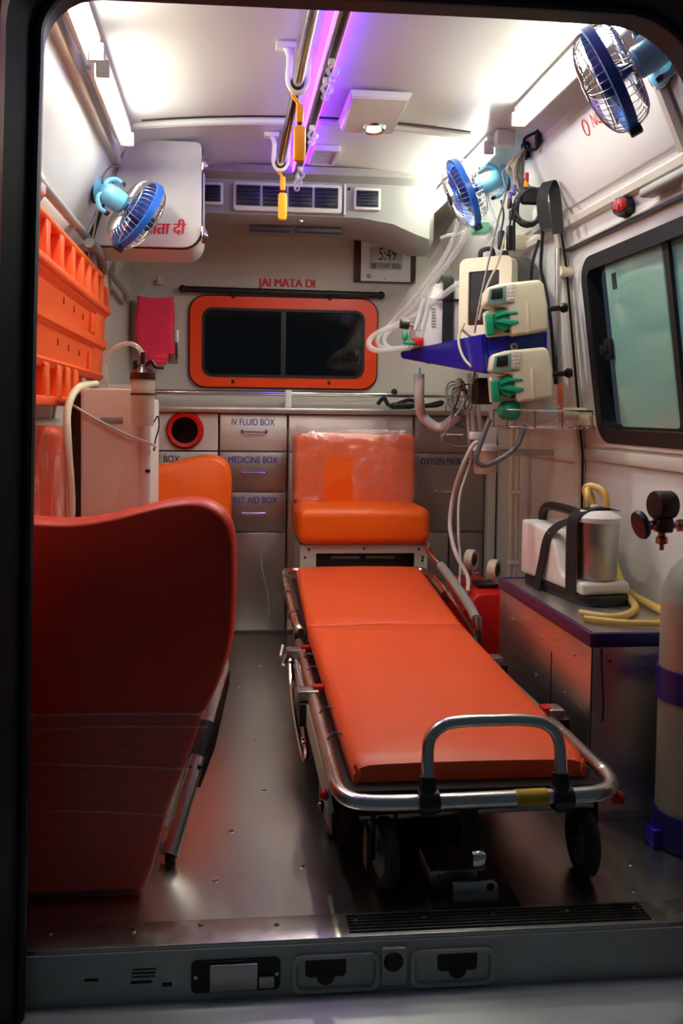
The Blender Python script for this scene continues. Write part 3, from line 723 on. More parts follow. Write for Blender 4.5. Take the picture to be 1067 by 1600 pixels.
for (x0,x1,z,r) in ((-.470,-.318,1.452,.030),(-.458,-.330,1.425,.026)):
    B().tube([(x0,4.72,z+.004),((x0+x1)/2,4.712,z-.006),(x1,4.72,z)],lambda t,r=r: r*(.75+.25*math.sin(math.pi*t)),12,smooth=6).build('cloth_roll','pink_cloth',pc)
B().box(-.495,-.472,4.70,4.74,1.52,1.70,.010,3).build('cloth_flap','pink_cloth',pc)
B().tube([(-.465,4.73,1.765),(-.42,4.745,1.84),(-.372,4.752,1.872),(-.325,4.745,1.84),(-.300,4.73,1.77)],.003,6,smooth=5).build('hanging_loop','clear_tube',pc)
pl = B().box(-.315,-.268,4.785,4.80,1.42,1.60,.003).build('grille_plate','alu',None,label='small metal grille plate half hidden behind the pink cloth',cat='grille')
for k in range(4): B().box(-.285+.004*k,-.283+.004*k,4.782,4.786,1.44,1.53).build('grille_slot','black_plastic',pl)
gb = thing('partition_grab_handle',(-.55,4.6,1.75),'grey plastic grab handle in the left corner below the wall cabinet','handle')
B().tube([(-.585,4.40,1.86),(-.575,4.42,1.83),(-.555,4.5,1.80),(-.53,4.60,1.765),(-.53,4.62,1.74)],.018,8,smooth=4).build('grip','grey_plastic',gb); B().box(-.60,-.56,4.39,4.43,1.84,1.90,.006).build('grip_foot','grey_plastic',gb); B().cyl((-.53,4.62,1.74),(-.53,4.68,1.74),.016,10).build('grip_foot','grey_plastic',gb)
# ------------------------------------------------------------------ left wall: grab rail and spine board
gr = thing('wall_grab_rail',(-.56,3.2,1.84),'grey grab rail along the left wall above the orange board','grab rail')
B().cyl((-.555,2.35,1.825),(-.555,3.72,1.835),.017,10).build('rail_tube','grey_plastic',gr)
for y in (2.72,3.22,3.68): B().tube([(-.555,y,1.828),(-.578,y,1.80),(wl(1.74)+.004,y,1.74)],.014,8).build('rail_post','grey_plastic',gr)
B().box(-.575,-.540,2.60,2.66,1.79,1.85,.008).build('rail_clip','pale_pink',gr)
gr2 = thing('wall_grab_bar',(-.56,3.85,1.80),'short bent grey handle on the left wall before the corner','handle')
B().tube([(-.535,3.42,1.80),(-.530,3.60,1.805),(-.535,3.75,1.79),(-.57,4.02,1.775)],.020,10,smooth=5).build('grip','grey_plastic',gr2)
for y in (3.46,3.98): B().cyl((-.545,y,1.79),(wl(1.78)+.0,y,1.775),.016,8).build('grip_foot','grey_plastic',gr2)
sb = thing('spine_board',(-.57,3.1,1.17),'long orange plastic stretcher board with hand holes, hung on the left wall','stretcher board')
def bx(z): return -.600+(z-1.17)*.05   # board face plane, leaning with the wall
b = B()
ya, yb = 1.95, 3.95
zs = [1.29,1.31,1.325,1.40,1.415,1.43,1.46,1.475,1.49,1.555,1.57,1.60]
dp = [.030,.045,.020,.020,.024,.048,.048,.020,.020,.020,.042,.055]
pr_ = [(bx(z)+d,z) for z,d in zip(zs,dp)]
b.prism(pr_+[(bx(1.60)-.01,1.60),(bx(1.29)-.01,1.29)],'y',ya,yb)
b.build('board_body','board_orange',sb,angle=30)
B().prism([(bx(1.28)+.0,1.28),(bx(1.28)+.03,1.285),(bx(1.6)+.035,1.60),(bx(1.6),1.60)],'y',3.70,3.965,.012).build('board_end','board_orange',sb)
for zz in (1.36,1.52): B().box(bx(zz)+.018,bx(zz)+.034,3.60,3.70,zz-.045,zz+.035,.006).build('stop_rib','board_orange',sb)
B().prism([(bx(1.17)-.012,1.17),(bx(1.17)+.004,1.17),(bx(1.735)+.004,1.735),(bx(1.735)-.012,1.735)],'y',ya,3.60).build('backing','board_orange',sb)
B().box(bx(1.73)-.010,bx(1.73)+.045,ya,3.93,1.712,1.738,.010,3).build('edge_bar','board_orange',sb)
B().box(bx(1.60)-.010,bx(1.60)+.058,ya,3.96,1.578,1.606,.008,3).build('edge_bar','board_orange',sb)
for y in (2.22,2.42,2.64,2.86,3.07,3.26,3.43,3.60,3.77,3.92):
    B().prism([(y-.034,1.595),(y+.034,1.595),(y+.026,1.66),(y+.034,1.722),(y-.034,1.722),(y-.026,1.66)],'x',bx(1.66)-.010,bx(1.66)+.048,.010).build('hand_hole_post','board_orange',sb)
B().prism([(1.95,1.172),(3.22,1.172),(3.27,1.20),(1.95,1.20)],'x',bx(1.18)-.010,bx(1.18)+.055,.008).build('edge_bar','board_orange',sb)
for y in (2.30,2.52,2.72,2.92,3.08,3.24):
    B().box(bx(1.24)-.010,bx(1.24)+.050,y-.035,y+.03,1.185,1.305,.010,3).build('hand_hole_post','board_orange',sb)
for y,z in ((3.05,1.53),(3.25,1.525),(3.45,1.52),(2.98,1.385),(3.18,1.38),(3.4,1.375)): B().box(bx(z)+.018,bx(z)+.023,y-.003,y+.003,z-.012,z+.012).build('slot','red_paint',sb)
B().box(bx(1.62)+.02,bx(1.62)+.06,3.79,3.84,1.68,1.735,.005).build('board_strap','cream_plastic',sb)
# ------------------------------------------------------------------ left bench, oxygen concentrator
bn = thing('side_bench',(-.46,3.0,0),'low bench on the left whose orange back cushion is wrapped in plastic film','bench')
B().box(-.715,-.22,2.70,3.45,.001,.42,.01).build('bench_box','panel_grey',bn); B().box(-.715,-.21,2.69,3.46,.42,.504,.02,3).build('seat_cushion','seat_orange',bn)
B().box(-.695,-.510,2.70,2.86,.51,1.105,.035,4).build('back_cushion','mattress',bn)
b = B()
P = rrect(-.700,-.503,2.690,2.868,.04,5)
def cf(u,v):
    i = u*(len(P)); x,y = P[int(i)%len(P)]; w = .006*math.sin(i*2.3)+.004*random.random()
    cx,cy=-.6,2.78; return (x+(x-cx)*w*2,y+(y-cy)*w*3,.52+.585*v)
b.grid(cf,len(P),8); bmesh.ops.remove_doubles(b.bm,verts=b.bm.verts,dist=1e-5)
b.build('plastic_wrap','film_folds',bn,angle=60)
b = B(); b.bm.faces.new([b.bm.verts.new((x,y,1.112)) for x,y in P]); b.build('plastic_wrap','film_folds',bn)
oc = thing('oxygen_concentrator',(-.36,3.0,.505),'white oxygen concentrator with a dark brown side standing behind the front seat','oxygen concentrator')
B().box(-.522,-.255,2.900,3.20,.505,1.215,.02,3).build('body','brown_plastic',oc)
B().prism(rrect(-.476,-.250,.506,1.228,.018,4),'y',2.875,2.935,.006).build('front_cover','pale_pink',oc)
B().box(-.282,-.247,2.868,3.19,.506,1.20,.014,3).build('corner_column','white_plastic',oc)
B().box(-.412,-.340,2.872,2.878,1.115,1.135,.002).build('label_slot','grey_plastic',oc)
B().prism(rrect(-.47,-.25,2.93,3.17,.03),'z',1.212,1.225,.004).build('top_tray','brown_plastic',oc)
tp = B(); ring_prism(tp, rrect(-.46,-.27,2.99,3.14,.02,4), rrect(-.44,-.29,3.01,3.12,.015,4),'z',1.222,1.245); tp.build('top_handle','white_plastic',oc)
B().box(-.266,-.25,2.864,2.87,.955,.965,.001).build('latch_mark','dark_metal',oc)
hb = thing('humidifier_bottle',(-.272,2.83,1.10),'clear humidifier bottle with a dark amber lid on the oxygen concentrator','bottle')
B().lathe([(0,0),(.033,0),(.036,.006),(.039,.10),(.039,.145),(.036,.15),(0,.15)],(-.272,2.83,1.108),seg=26).build('jar','water_clear',hb)
B().lathe([(.0395,0),(.0402,.0),(.0402,.005),(.0395,.005)],(-.272,2.83,1.208),seg=26,closed=True).build('level_line','lcd_black',hb)
ld = B().lathe([(0,.052),(.014,.050),(.022,.038),(.040,.022),(.042,0),(0,0)],(-.272,2.83,1.257),seg=26).build('lid','amber',hb)
B().cyl((-.272,2.83,1.30),(-.272,2.83,1.345),.008,10).build('nipple','black_plastic',ld); B().cyl((-.296,2.83,1.283),(-.296,2.83,1.318),.008,10).build('nipple','black_plastic',ld)
B().tube([(-.262,2.83,1.30),(-.245,2.82,1.318),(-.232,2.82,1.300),(-.205,2.815,1.296)],.006,8,smooth=4).build('outlet','black_plastic',ld)
B().tube([(-.405,2.98,1.235),(-.408,2.95,1.30),(-.375,2.91,1.358),(-.325,2.87,1.375),(-.288,2.84,1.362),(-.272,2.83,1.335)],.0075,8,smooth=6).build('air_tube','clear_tube',None,label='clear tube arching from the concentrator to the humidifier bottle',cat='tube')
B().tube([(-0.503,2.868,1.175),(-0.425,2.866,1.128),(-0.322,2.865,1.077),(-0.239,2.856,1.046),(-.24,2.88,1.03)],.0045,6,smooth=5).build('tie_cord','hose_white',None,label='white cord tied across the front of the oxygen concentrator',cat='cord')
B().tube([(-0.445,3.000,1.246),(-0.484,2.880,1.229),(-0.503,2.800,1.158),(-0.494,2.760,1.038),(-0.484,2.760,0.877),(-0.488,2.760,0.776)],.012,10,smooth=5).build('beige_hose','cream_plastic',None,label='beige hose hanging down beside the oxygen concentrator',cat='hose')
B().tube([(-0.240,2.870,1.119),(-0.226,2.870,1.140),(-0.223,2.870,1.103),(-0.234,2.870,1.061),(-0.238,2.870,1.025)],.0025,6,smooth=5).build('hanging_clip','dark_metal',None,label='small dark clip hanging at the right edge of the oxygen concentrator',cat='clip')
# ------------------------------------------------------------------ two bucket seats
seat_out = [(-.69,.30),(-.715,.62),(-.70,.84),(-.62,.905),(-.54,.913),(-.464,.904),(-.377,.899),(-.30,.906),(-.23,.921),(-.15,.942),(-.081,.951),(-.035,.943),(.003,.915),(.022,.865),(.026,.78),(.024,.68),(.016,.60),(-.008,.52),(-.04,.45)]
def bucket(name,label,y,face,wrap):
    t = thing(name,(-.33,y,0),label,'seat','orange bucket seats on the left')
    # backrest: outline swept through rounded thickness layers
    b = B(); P = smooth_path([(x,z,0) for x,z in seat_out],3)
    P = [(p.x,p.y) for p in P]; cx,czz=-.34,.60; L = []
    lay = [(.000,.955),(.006,.975),(.02,.992),(.045,1.0),(.085,1.0),(.115,.99),(.132,.97),(.14,.94)]
    for d,k in lay:
        L.append([b.bm.verts.new((cx+(x-cx)*k, y+face*d, czz+(z-czz)*(k if z>czz else 1))) for x,z in P])
    for A,C in zip(L,L[1:]):
        for i in range(len(P)-1): b.bm.faces.new((A[i],A[i+1],C[i+1],C[i]))
        b.bm.faces.new((A[-1],A[0],C[0],C[-1]))
    b.bm.faces.new(L[0]); b.bm.faces.new(list(reversed(L[-1])))
    b.build('backrest','chair_orange' if wrap else 'seat_orange',t,angle=50)
    lo = [(-.69,.012),(-.69,.46),(-.045,.46),(-.075,.36),(-.105,.28),(-.135,.20),(-.152,.13),(-.17,.06),(-.190,.012)]
    ca = B().prism(lo,'y',y+face*.01,y+face*.50,.014,3).build('base_shell','chair_orange',t,angle=40)
    B().box(-.69,-.06,y+face*.13,y+face*.60,.46,.56,.03,4).build('seat_cushion','seat_orange',t)
    if wrap:
        w = B(); Q = [(-.70,.008),(-.70,.455),(-.028,.455),(-.062,.36),(-.092,.28),(-.122,.20),(-.140,.13),(-.158,.06),(-.178,.008)]
        yy = y-.004
        nrm = []
        w.prism(Q,'y',yy,y+.49,.01,2)
        w.build('plastic_wrap','film_clear',t,angle=40)
        for z,dx in ((.455,0),(.425,.01),(.33,.06),(.22,.1)):
            w = B(); xr = prof([(-.178,.008),(-.140,.13),(-.092,.28),(-.028,.455)],z)
            w.tube([(-.66,yy-.002,z+.004),(-.45,yy-.004,z+.008*math.sin(z*40)),(-.25,yy-.003,z-.006),(xr,yy,z-.012-dx*.1)],.0026,5,smooth=6); w.build('film_crease','film_crinkle',t)
    return t
bucket('bucket_seat','large orange seat nearest the rear door, back turned, plastic wrapped below',2.03,1,True)
c2 = bucket('bucket_seat','orange seat in front of the steel cabinets, partly hidden by the oxygen concentrator',4.20,-1,False)
# folded tubular frame beside the front seat
ff = thing('folding_frame',(-.10,2.3,0),'folded chrome tube frame leaning beside the front orange seat','folding frame')
a0, a1 = Vector((-.136,2.18,.026)), Vector((-.006,2.56,.40))
B().tube([a0+Vector((-.01,.03,.004)),a0,a0+(a1-a0)*.3,a0+(a1-a0)*.50],.021,12).build('lower_tube','tube_metal',ff)
B().tube([a0+(a1-a0)*.48,a0+(a1-a0)*.66],.025,10).build('joint_sleeve','black_plastic',ff)
for s in (-1,1): B().ball(a0+(a1-a0)*.44+Vector((.012*s,-.02,.0)),.008).build('joint_bolt','black_plastic',ff)
B().tube([a0+(a1-a0)*.64,a0+(a1-a0)*.92,a1,a1+Vector((-.01,.05,.006)),a1+Vector((-.03,.14,-.02))],.019,10,smooth=3).build('upper_tube','tube_metal',ff)
def slab(b,pts,t=.008):
    for dx in (0,t): b.bm.faces.new([b.bm.verts.new((x+dx,y,z)) for x,y,z in pts])
    V=list(b.bm.verts); n=len(pts)
    for k in range(n): b.bm.faces.new((V[k],V[(k+1)%n],V[n+(k+1)%n],V[n+k]))
    return b
dn = (a1-a0)
slab(B(),[tuple(a0+dn*.08+Vector((-.034,.02,.02))),tuple(a0+dn*.08+Vector((-.012,.03,.0))),tuple(a0+dn*.92+Vector((-.008,.03,-.01))),tuple(a0+dn*.98+Vector((-.03,.03,.02))),tuple(a0+dn*.5+Vector((-.044,.02,.04)))]).build('side_plate','trim',ff)
slab(B(),[tuple(a0+dn*.28+Vector((.026,.05,.0))),tuple(a0+dn*.5+Vector((.036,.06,-.01))),tuple(a0+dn*.85+Vector((.030,.06,.0))),tuple(a0+dn*.98+Vector((.014,.05,.0))),tuple(a0+dn*.6+Vector((.018,.03,.02)))]).build('side_bar','black_plastic',ff)
B().cyl(a0+Vector((0,.012,-.022)),a0+Vector((0,.012,-.004)),.014,10).build('foot','black_plastic',ff)
# ------------------------------------------------------------------ ambulance stretcher
st = thing('ambulance_stretcher',(.6,2.9,0),'wheeled ambulance stretcher with a long orange mattress and chrome frame','stretcher')
def mz(y): return .312+.048*min(1,(y-2.05)/1.15)+(max(0,y-3.2)/.75)*.092
b = B()
ys = [2.05]+[2.07,2.10]+[2.2+.1*k for k in range(10)]+[3.185,3.2,3.215]+[3.3+.1*k for k in range(6)]+[3.90,3.93,3.95]
prof_m = []
for y in ys:
    xl, xr = (.309,.907) if y < 3.2 else (.309+.010*(y-3.2)/.75,.907-.006*(y-3.2)/.75)
    inset = .012 if y in (2.05,3.95) else (.004 if y in (2.07,3.93) else 0)
    g = -.008 if y == 3.2 else 0; zt = mz(y)+g-inset; th = .072
    ring = [(xl+.012+inset,zt-th+inset*2),(xl+inset*.5,zt-th*.7),(xl+inset*.5,zt-.022),(xl+.010+inset,zt-.006),(xl+.03+inset,zt)]
    ring += [(xl+(xr-xl)*k/6, zt+.004*math.sin(math.pi*k/6)) for k in range(1,6)]
    ring += [(xr-.03-inset,zt),(xr-.010-inset,zt-.006),(xr-inset*.5,zt-.022),(xr-inset*.5,zt-th*.7),(xr-.012-inset,zt-th+inset*2)]
    prof_m.append([b.bm.verts.new((x,y,z)) for x,z in ring])
n = len(prof_m[0])
for A,C in zip(prof_m,prof_m[1:]):
    for i in range(n): b.bm.faces.new((A[i],A[(i+1)%n],C[(i+1)%n],C[i]))
b.bm.faces.new(prof_m[0]); b.bm.faces.new(list(reversed(prof_m[-1])))
ma = b.build('mattress','mattress',st,angle=50)
B().tube([(.312,3.2,mz(3.2)-.03),(.32,3.2,mz(3.2)-.006),(.40,3.2,mz(3.2)-.003),(.6,3.2,mz(3.2)+.001),(.8,3.2,mz(3.2)-.003),(.896,3.2,mz(3.2)-.006),(.905,3.2,mz(3.2)-.03)],.004,6).build('mattress_seam','mattress',ma)
for x,s in ((.316,-1),(.899,1)): B().tube([(x,2.054,.30),(x+.012*s*-1,2.047,.275),(x,2.052,.25)],.005,6,smooth=4).build('corner_fold','mattress',ma)
# main frame tube, open towards the head
zf = .268
loop = [(.278,3.25,zf+.01),(.272,2.6,zf+.004),(.266,2.1,zf+.002),(.268,2.0,zf),(.285,1.955,zf-.004),(.33,1.932,zf-.006),(.45,1.926,zf-.006),(.65,1.926,zf-.004),(.82,1.928,zf-.002),(.885,1.934,zf),(.925,1.962,zf+.002),(.94,2.02,zf+.006),(.938,2.1,zf+.008),(.93,2.6,zf+.008),(.922,3.25,zf+.012)]
B().tube(loop,.0185,12,smooth=5).build('main_tube','tube_metal',st)
for y in (2.3,2.75,3.15): B().box(.28,.92,y-.02,y+.02,zf-.03,zf-.012,.003).build('cross_slat','alu',st)
B().box(.29,.91,2.0,3.9,zf-.018,zf-.010).build('deck','dark_metal',st)
B().box(.30,.90,3.22,3.92,.315,.322,M=Matrix.Translation((0,3.2,.29)) @ Matrix.Rotation(.118,4,'X') @ Matrix.Translation((0,-3.2,-.30))).build('back_deck','dark_metal',st)
# push handle over the foot end
hx0, hx1 = .470, .789
B().tube([(hx0,1.926,.262),(hx0,1.94,.36),(hx0+.008,1.948,.405),(hx0+.04,1.952,.432),(hx0+.09,1.953,.440),((hx0+hx1)/2,1.953,.441),(hx1-.09,1.953,.440),(hx1-.035,1.952,.430),(hx1-.006,1.948,.400),(hx1,1.94,.35),(hx1,1.926,.262)],.0145,12,smooth=5).build('foot_handle','tube_metal',st)
for x in (hx0,hx1):
    j = B().cyl((x,1.930,.275),(x,1.936,.318),.020,14).build('handle_socket','black_plastic',st); B().lathe([(.0195,-.024),(.026,-.024),(.026,.024),(.0195,.024)],(x,1.926,zf-.005),(1,0,0),16,closed=True).build('handle_clamp','black_plastic',j)
    B().box(x-.018,x+.018,1.91,1.945,.232,.252,.003).build('handle_clamp','black_plastic',j)
B().lathe([(.0183,-.038),(.0196,-.038),(.0196,.038),(.0183,.038)],(.715,1.927,zf-.0035),(1,.01,.01),16,closed=True).build('yellow_tape','yellow_tape',st)
# head end tube
B().tube([(.285,3.24,.325),(.268,3.3,.345),(.262,3.6,.385),(.262,3.86,.420),(.285,3.93,.428),(.34,3.955,.425),(.6,3.96,.42),(.87,3.955,.425),(.925,3.9,.42),(.932,3.6,.385)],.016,10,smooth=5).build('head_tube','tube_metal',st)
for y,z in ((3.38,.355),(3.62,.388),(3.82,.415)): B().lathe([(.0162,-.008),(.020,-.008),(.020,.008),(.0162,.008)],(.262,y,z),(0,1,.14),14,closed=True).build('tube_ring','alu',st)
# right hand side rail near the head
B().tube([(.955,3.20,.375),(.958,3.32,.405),(.952,3.58,.460),(.945,3.72,.488)],.020,10,smooth=3).build('side_rail_grip','grey_plastic',st)
B().tube([(.945,3.70,.484),(.93,3.84,.512),(.93,3.90,.522),(.945,3.96,.545)],.011,8,smooth=3).build('side_rail_tube','chrome',st)
B().tube([(.945,3.18,.31),(.95,3.30,.335),(.945,3.60,.395),(.94,3.80,.43)],.010,8,smooth=3).build('side_rail_tube','chrome',st)
B().box(.945,.968,3.165,3.195,.285,.392,.003).build('side_rail_post','chrome',st)
for y,z,x in ((2.95,.285,.975),(2.40,.292,.975)):
    k = B().box(x-.045,x,y-.03,y+.03,z-.02,z+.02,.006).build('rail_bracket','alu',st); B().box(x-.030,x+.012,y-.04,y+.0,z-.045,z-.004,.006).build('bracket_block','black_plastic',k); B().box(x-.06,x-.035,y-.02,y+.02,z+.012,z+.022,.002).build('red_tab','red',k)
# left hand side: folded rail and clamps
B().tube([(.240,3.12,.285),(.230,3.06,.235),(.232,2.88,.15),(.240,2.66,.095),(.247,2.60,.092),(.252,2.64,.115),(.250,2.85,.185),(.252,3.06,.255)],.008,8,smooth=4).build('folded_side_rail','chrome',st)
B().prism([(2.05,.18),(3.15,.20),(3.15,.262),(2.05,.255)],'x',.250,.262,.003).build('side_channel','trim',st)
B().prism([(2.10,.10),(2.16,.09),(3.05,.20),(3.1,.25),(2.6,.24),(2.10,.16)],'x',.268,.276,.003).build('folded_leg','dark_metal',st)
for y,z in ((3.12,.272),(2.66,.272)):
    k = B().box(.222,.292,y-.03,y+.03,z-.012,z+.022,.005).build('rail_bracket','alu',st); B().box(.228,.272,y-.045,y+.012,z-.085,z-.012,.006).build('bracket_block','black_plastic',k); B().box(.275,.318,y-.012,y+.016,z+.018,z+.032,.003).build('red_tab','red',k)
    for s in (.0,.03): B().ball((.234,y-.10-s,z-.10),.006).build('bolt','chrome',k)
B().tube([(.215,3.20,.285),(.205,3.17,.25),(.222,3.14,.262),(.21,3.10,.24)],.007,6,smooth=3).build('release_lever','alu',st)
for y in (2.25,2.45,2.85,3.0): B().tube([(.27,y,.285),(.29,y+.006,.305),(.318,y,.30)],.003,6,smooth=3).build('mattress_hook','chrome',st)
# under carriage: legs, cross bars, wheels
def wheel(x,y,r,yaw,w=.036):
    g = B().lathe([(r*.74,-w/2),(r*.9,-w/2),(r,-w*.3),(r,w*.3),(r*.9,w/2),(r*.74,w/2)],(x,y,r),(math.cos(yaw),math.sin(yaw),0),28,closed=True).build('wheel','tyre',st)
    ax = Vector((math.cos(yaw),math.sin(yaw),0))
    B().lathe([(0,-w*.36),(r*.3,-w*.42),(r*.5,-w*.30),(r*.76,-w*.36),(r*.76,w*.36),(r*.5,w*.30),(r*.3,w*.42),(0,w*.36)],(x,y,r),ax,24).build('wheel_disc','wheel_grey',g)
    fk = B()
    for s in (-1,1): fk.box(-.004,.004,-.018,.018,-.015,r+.055,.002,M=Matrix.Translation(Vector((x,y,r))+ax*(w/2+.010)*s) @ Matrix.Rotation(yaw,4,'Z'))
    fk.box(-.032,.032,-.02,.02,r+.045,r+.06,.003,M=Matrix.Translation((x,y,r)) @ Matrix.Rotation(yaw,4,'Z')); fk.build('fork','dark_metal',g)
    B().cyl(Vector((x,y,r))-ax*(w/2+.018),Vector((x,y,r))+ax*(w/2+.018),.007,8).build('axle','chrome',g)
    return g
wheel(.388,2.05,.088,.16); wheel(.905,2.07,.088,-.05); wheel(.292,2.33,.075,.05,.03); wheel(.91,2.95,.088,0); wheel(.32,3.55,.088,0); wheel(.88,3.55,.088,0)
for x in (.36,.86):
    B().prism([(2.06,.245),(2.12,.245),(3.55,.17),(3.55,.15),(2.06,.21)],'x',x-.016,x+.016,.003).build('leg','dark_metal',st)
    B().prism([(3.50,.30),(3.56,.30),(2.2,.14),(2.14,.14)],'x',x+.022,x+.042,.003).build('leg','dark_metal',st)
B().cyl((.33,2.05,.17),(.92,2.05,.185),.008,8).build('cross_bar','alu',st); B().cyl((.33,2.28,.20),(.92,2.28,.20),.012,8).build('cross_bar','dark_metal',st); B().cyl((.33,3.5,.20),(.9,3.5,.20),.012,8).build('cross_bar','dark_metal',st)
B().box(.40,.86,2.16,2.20,.17,.245,.004).build('under_plate','black_plastic',st); B().box(.37,.85,2.55,3.3,.10,.14,.01).build('under_pan','black_plastic',st)
B().prism([(1.985,.235),(2.03,.24),(2.01,.16),(1.975,.075),(1.955,.085),(1.965,.16)],'x',.570,.606,.004).build('lock_arm','dark_metal',st)
B().prism([(1.948,.118),(1.968,.128),(1.972,.072),(1.950,.080)],'x',.586,.618,.004).build('lock_tip','chrome',st)
B().ball((.245,2.06,.225),.014).build('red_knob','red',st); B().ball((.955,1.985,.228),.018).build('red_knob','red',st); B().box(.340,.352,2.0,2.05,.06,.16,.003).build('brake_plate','dark_metal',st)
# floor lock for the stretcher
lk = thing('stretcher_lock',(.59,1.98,0),'metal stretcher locking plate bolted to the floor under the foot end','floor lock')
B().prism([(.538,.004),(.650,.004),(.648,.048),(.636,.058),(.538,.056)],'y',1.944,1.957,.002).build('front_plate','alu',lk)
B().lathe([(0,-.003),(.009,-.002),(.010,0)],(.628,1.944,.044),(0,1,0),14).build('bolt','dark_metal',lk)
B().box(.50,.62,2.02,2.14,.0,.045,.004).build('ramp_block','steel',lk); B().box(.49,.70,1.935,2.16,0,.006,.002).build('floor_plate','dark_metal',lk)
B().tube([(.525,2.02,.03),(.49,2.12,.10),(.50,2.20,.11)],.006,6,smooth=3).build('lock_rod','black_plastic',lk)
# ------------------------------------------------------------------ steel bench with suction machine (right)
sbn = thing('steel_bench',(1.23,2.78,0),'steel box bench on the right with a dark blue and purple rim','bench')
by0, by1, bx0, bx1 = 2.365, 3.20, 1.045, 1.415
B().box(bx0,bx1,by0,by1,.0,.497,.003).build('bench_box','steel',sbn)
tp = B().box(bx0+.006,bx1,by0+.006,by1,.524,.533).build('bench_top','steel',sbn)
B().box(bx0-.006,bx0+.012,by0-.006,by1+.006,.495,.536,.003).build('rim_strip','band_purple',sbn)
B().box(bx0+.012,bx1,by0-.006,by0+.010,.495,.536,.003).build('rim_strip','band_blue',sbn); B().box(bx0+.012,bx1,by1-.010,by1+.006,.495,.536,.003).build('rim_strip','band_blue',sbn)
B().box(bx0+.002,bx0+.006,by0,by0+.004,.0,.495).build('corner_edge','chrome',sbn)
for y,z in ((2.48,.44),(2.62,.45),(2.75,.42),(2.90,.45),(3.05,.41),(3.12,.46),(2.55,.30),(2.8,.28)): B().lathe([(0,-.004),(.005,-.003),(.006,0)],(bx0-.0,y,z),(1,0,0),10).build('rivet','chrome',sbn)
B().box(bx0-.002,bx0+.001,2.66,2.663,.02,.40).build('panel_joint','dark_metal',sbn)
for x,z in ((1.10,.455),): B().lathe([(0,-.005),(.006,-.004),(.008,0)],(x,by0,z),(0,1,0),10).build('rivet','brass',sbn)
for x,y in ((1.12,2.58),(1.25,2.46),(1.34,2.52)): B().lathe([(0,.003),(.005,.002),(.006,0)],(x,y,.533),seg=10).build('rivet','chrome',tp)
B().tube([(1.075,by0-.004,.49),(1.078,by0-.005,.42),(1.085,by0-.004,.34),(1.084,by0-.004,.28)],.002,5,smooth=4).build('hanging_thread','cable_black',sbn)
B().box(1.05,1.40,by0-.012,by0,.0,.012).build('foot_strip','alu',sbn)
sm = thing('suction_machine',(1.2,2.93,.533),'white suction machine with a metal jar held down by black straps','suction machine')
MM = Matrix.Translation((1.215,2.93,.533)) @ Matrix.Rotation(math.radians(8),4,'Z')
def mb(b,name,m,parent=sm,**k): return b.build(name,m,parent,M=MM,**k)
mb(B().prism(rrect(-.085,.105,-.235,.235,.07,6),'z',0,.032,.006),'base','black_plastic')
b = B().prism([(-.205,.032),(.232,.032),(.232,.235),(.10,.225),(.02,.215),(-.02,.17),(-.045,.10),(-.07,.078),(-.205,.075)],'x',-.078,.098,.012,3); mb(b,'body','white_plastic')
b = B().tube([(.0,.215,.225),(.0,.205,.268),(.0,.16,.290),(.0,.0,.288),(.0,-.06,.27),(.0,-.07,.24)],.017,10,smooth=4); mb(b,'carry_handle','black_plastic')
b = B().lathe([(0,0),(.068,0),(.072,.01),(.076,.195),(0,.195)],(.01,-.130,.078),seg=32); mb(b,'jar','alu')
ldj = mb(B().lathe([(0,.032),(.05,.03),(.072,.018),(.082,.008),(.082,-.006),(.074,-.010),(0,-.010)],(.01,-.130,.278),seg=32),'jar_lid','white_plastic')
mb(B().lathe([(0,.02),(.014,.018),(.016,0)],(.01,-.12,.305),seg=14),'lid_cap','white_plastic',ldj)
b = B().box(-.020,.020,-.002,.002,0,.01)
b = B()
def ribbon(b,pts,w,side):
    P = smooth_path(pts,5); s_ = Vector(side).normalized()*w/2
    for p,q in zip(P,P[1:]): b.quad(p-s_,q-s_,q+s_,p+s_)
    bmesh.ops.remove_doubles(b.bm,verts=b.bm.verts,dist=1e-5)
    g = bmesh.ops.extrude_face_region(b.bm,geom=b.bm.faces[:]); nv=[v for v in g['geom'] if isinstance(v,bmesh.types.BMVert)]
    b.bm.normal_update()
    for v in nv: v.co += v.normal*.0025
    return b
b = ribbon(B(),[(-.080,-.135,.0),(-.082,-.135,.16),(-.078,-.133,.27),(-.05,-.13,.300),(.02,-.13,.316),(.08,-.13,.305)],.064,(0,1,0)); mb(b,'strap','black_strap')
b = ribbon(B(),[(-.098,.07,.0),(-.088,.05,.10),(-.080,.03,.19),(-.055,.0,.238),(-.03,-.06,.268),(-.02,-.12,.302)],.046,(0,1,.2)); mb(b,'strap','black_strap')
mb(B().lathe([(0,.010),(.010,.008),(.012,0)],(.0,.21,.232),seg=12),'knob','white_plastic')
B().tube([(1.235,2.83,.83),(1.225,2.83,.88),(1.235,2.86,.905),(1.26,2.88,.88),(1.262,2.86,.83)],.011,10,smooth=5).build('suction_tube','hose_yellow',None,label='yellowed rubber tube looping over the lid of the suction jar',cat='hose')
B().tube([(1.29,2.82,.83),(1.285,2.83,.89),(1.262,2.86,.915),(1.245,2.90,.90),(1.30,2.95,.80),(1.345,2.93,.65),(1.35,2.80,.56),(1.30,2.62,.548),(1.18,2.50,.548),(1.09,2.56,.548)],.012,10,smooth=6).build('suction_tube','hose_yellow',None,label='yellowed rubber tube curling from the suction jar onto the bench top',cat='hose')
B().tube([(1.36,2.95,.70),(1.372,2.85,.57),(1.37,2.65,.549),(1.37,2.40,.549)],.013,10,smooth=6).build('suction_tube','hose_yellow',None,label='yellowed rubber tube along the wall at the back of the bench',cat='hose')
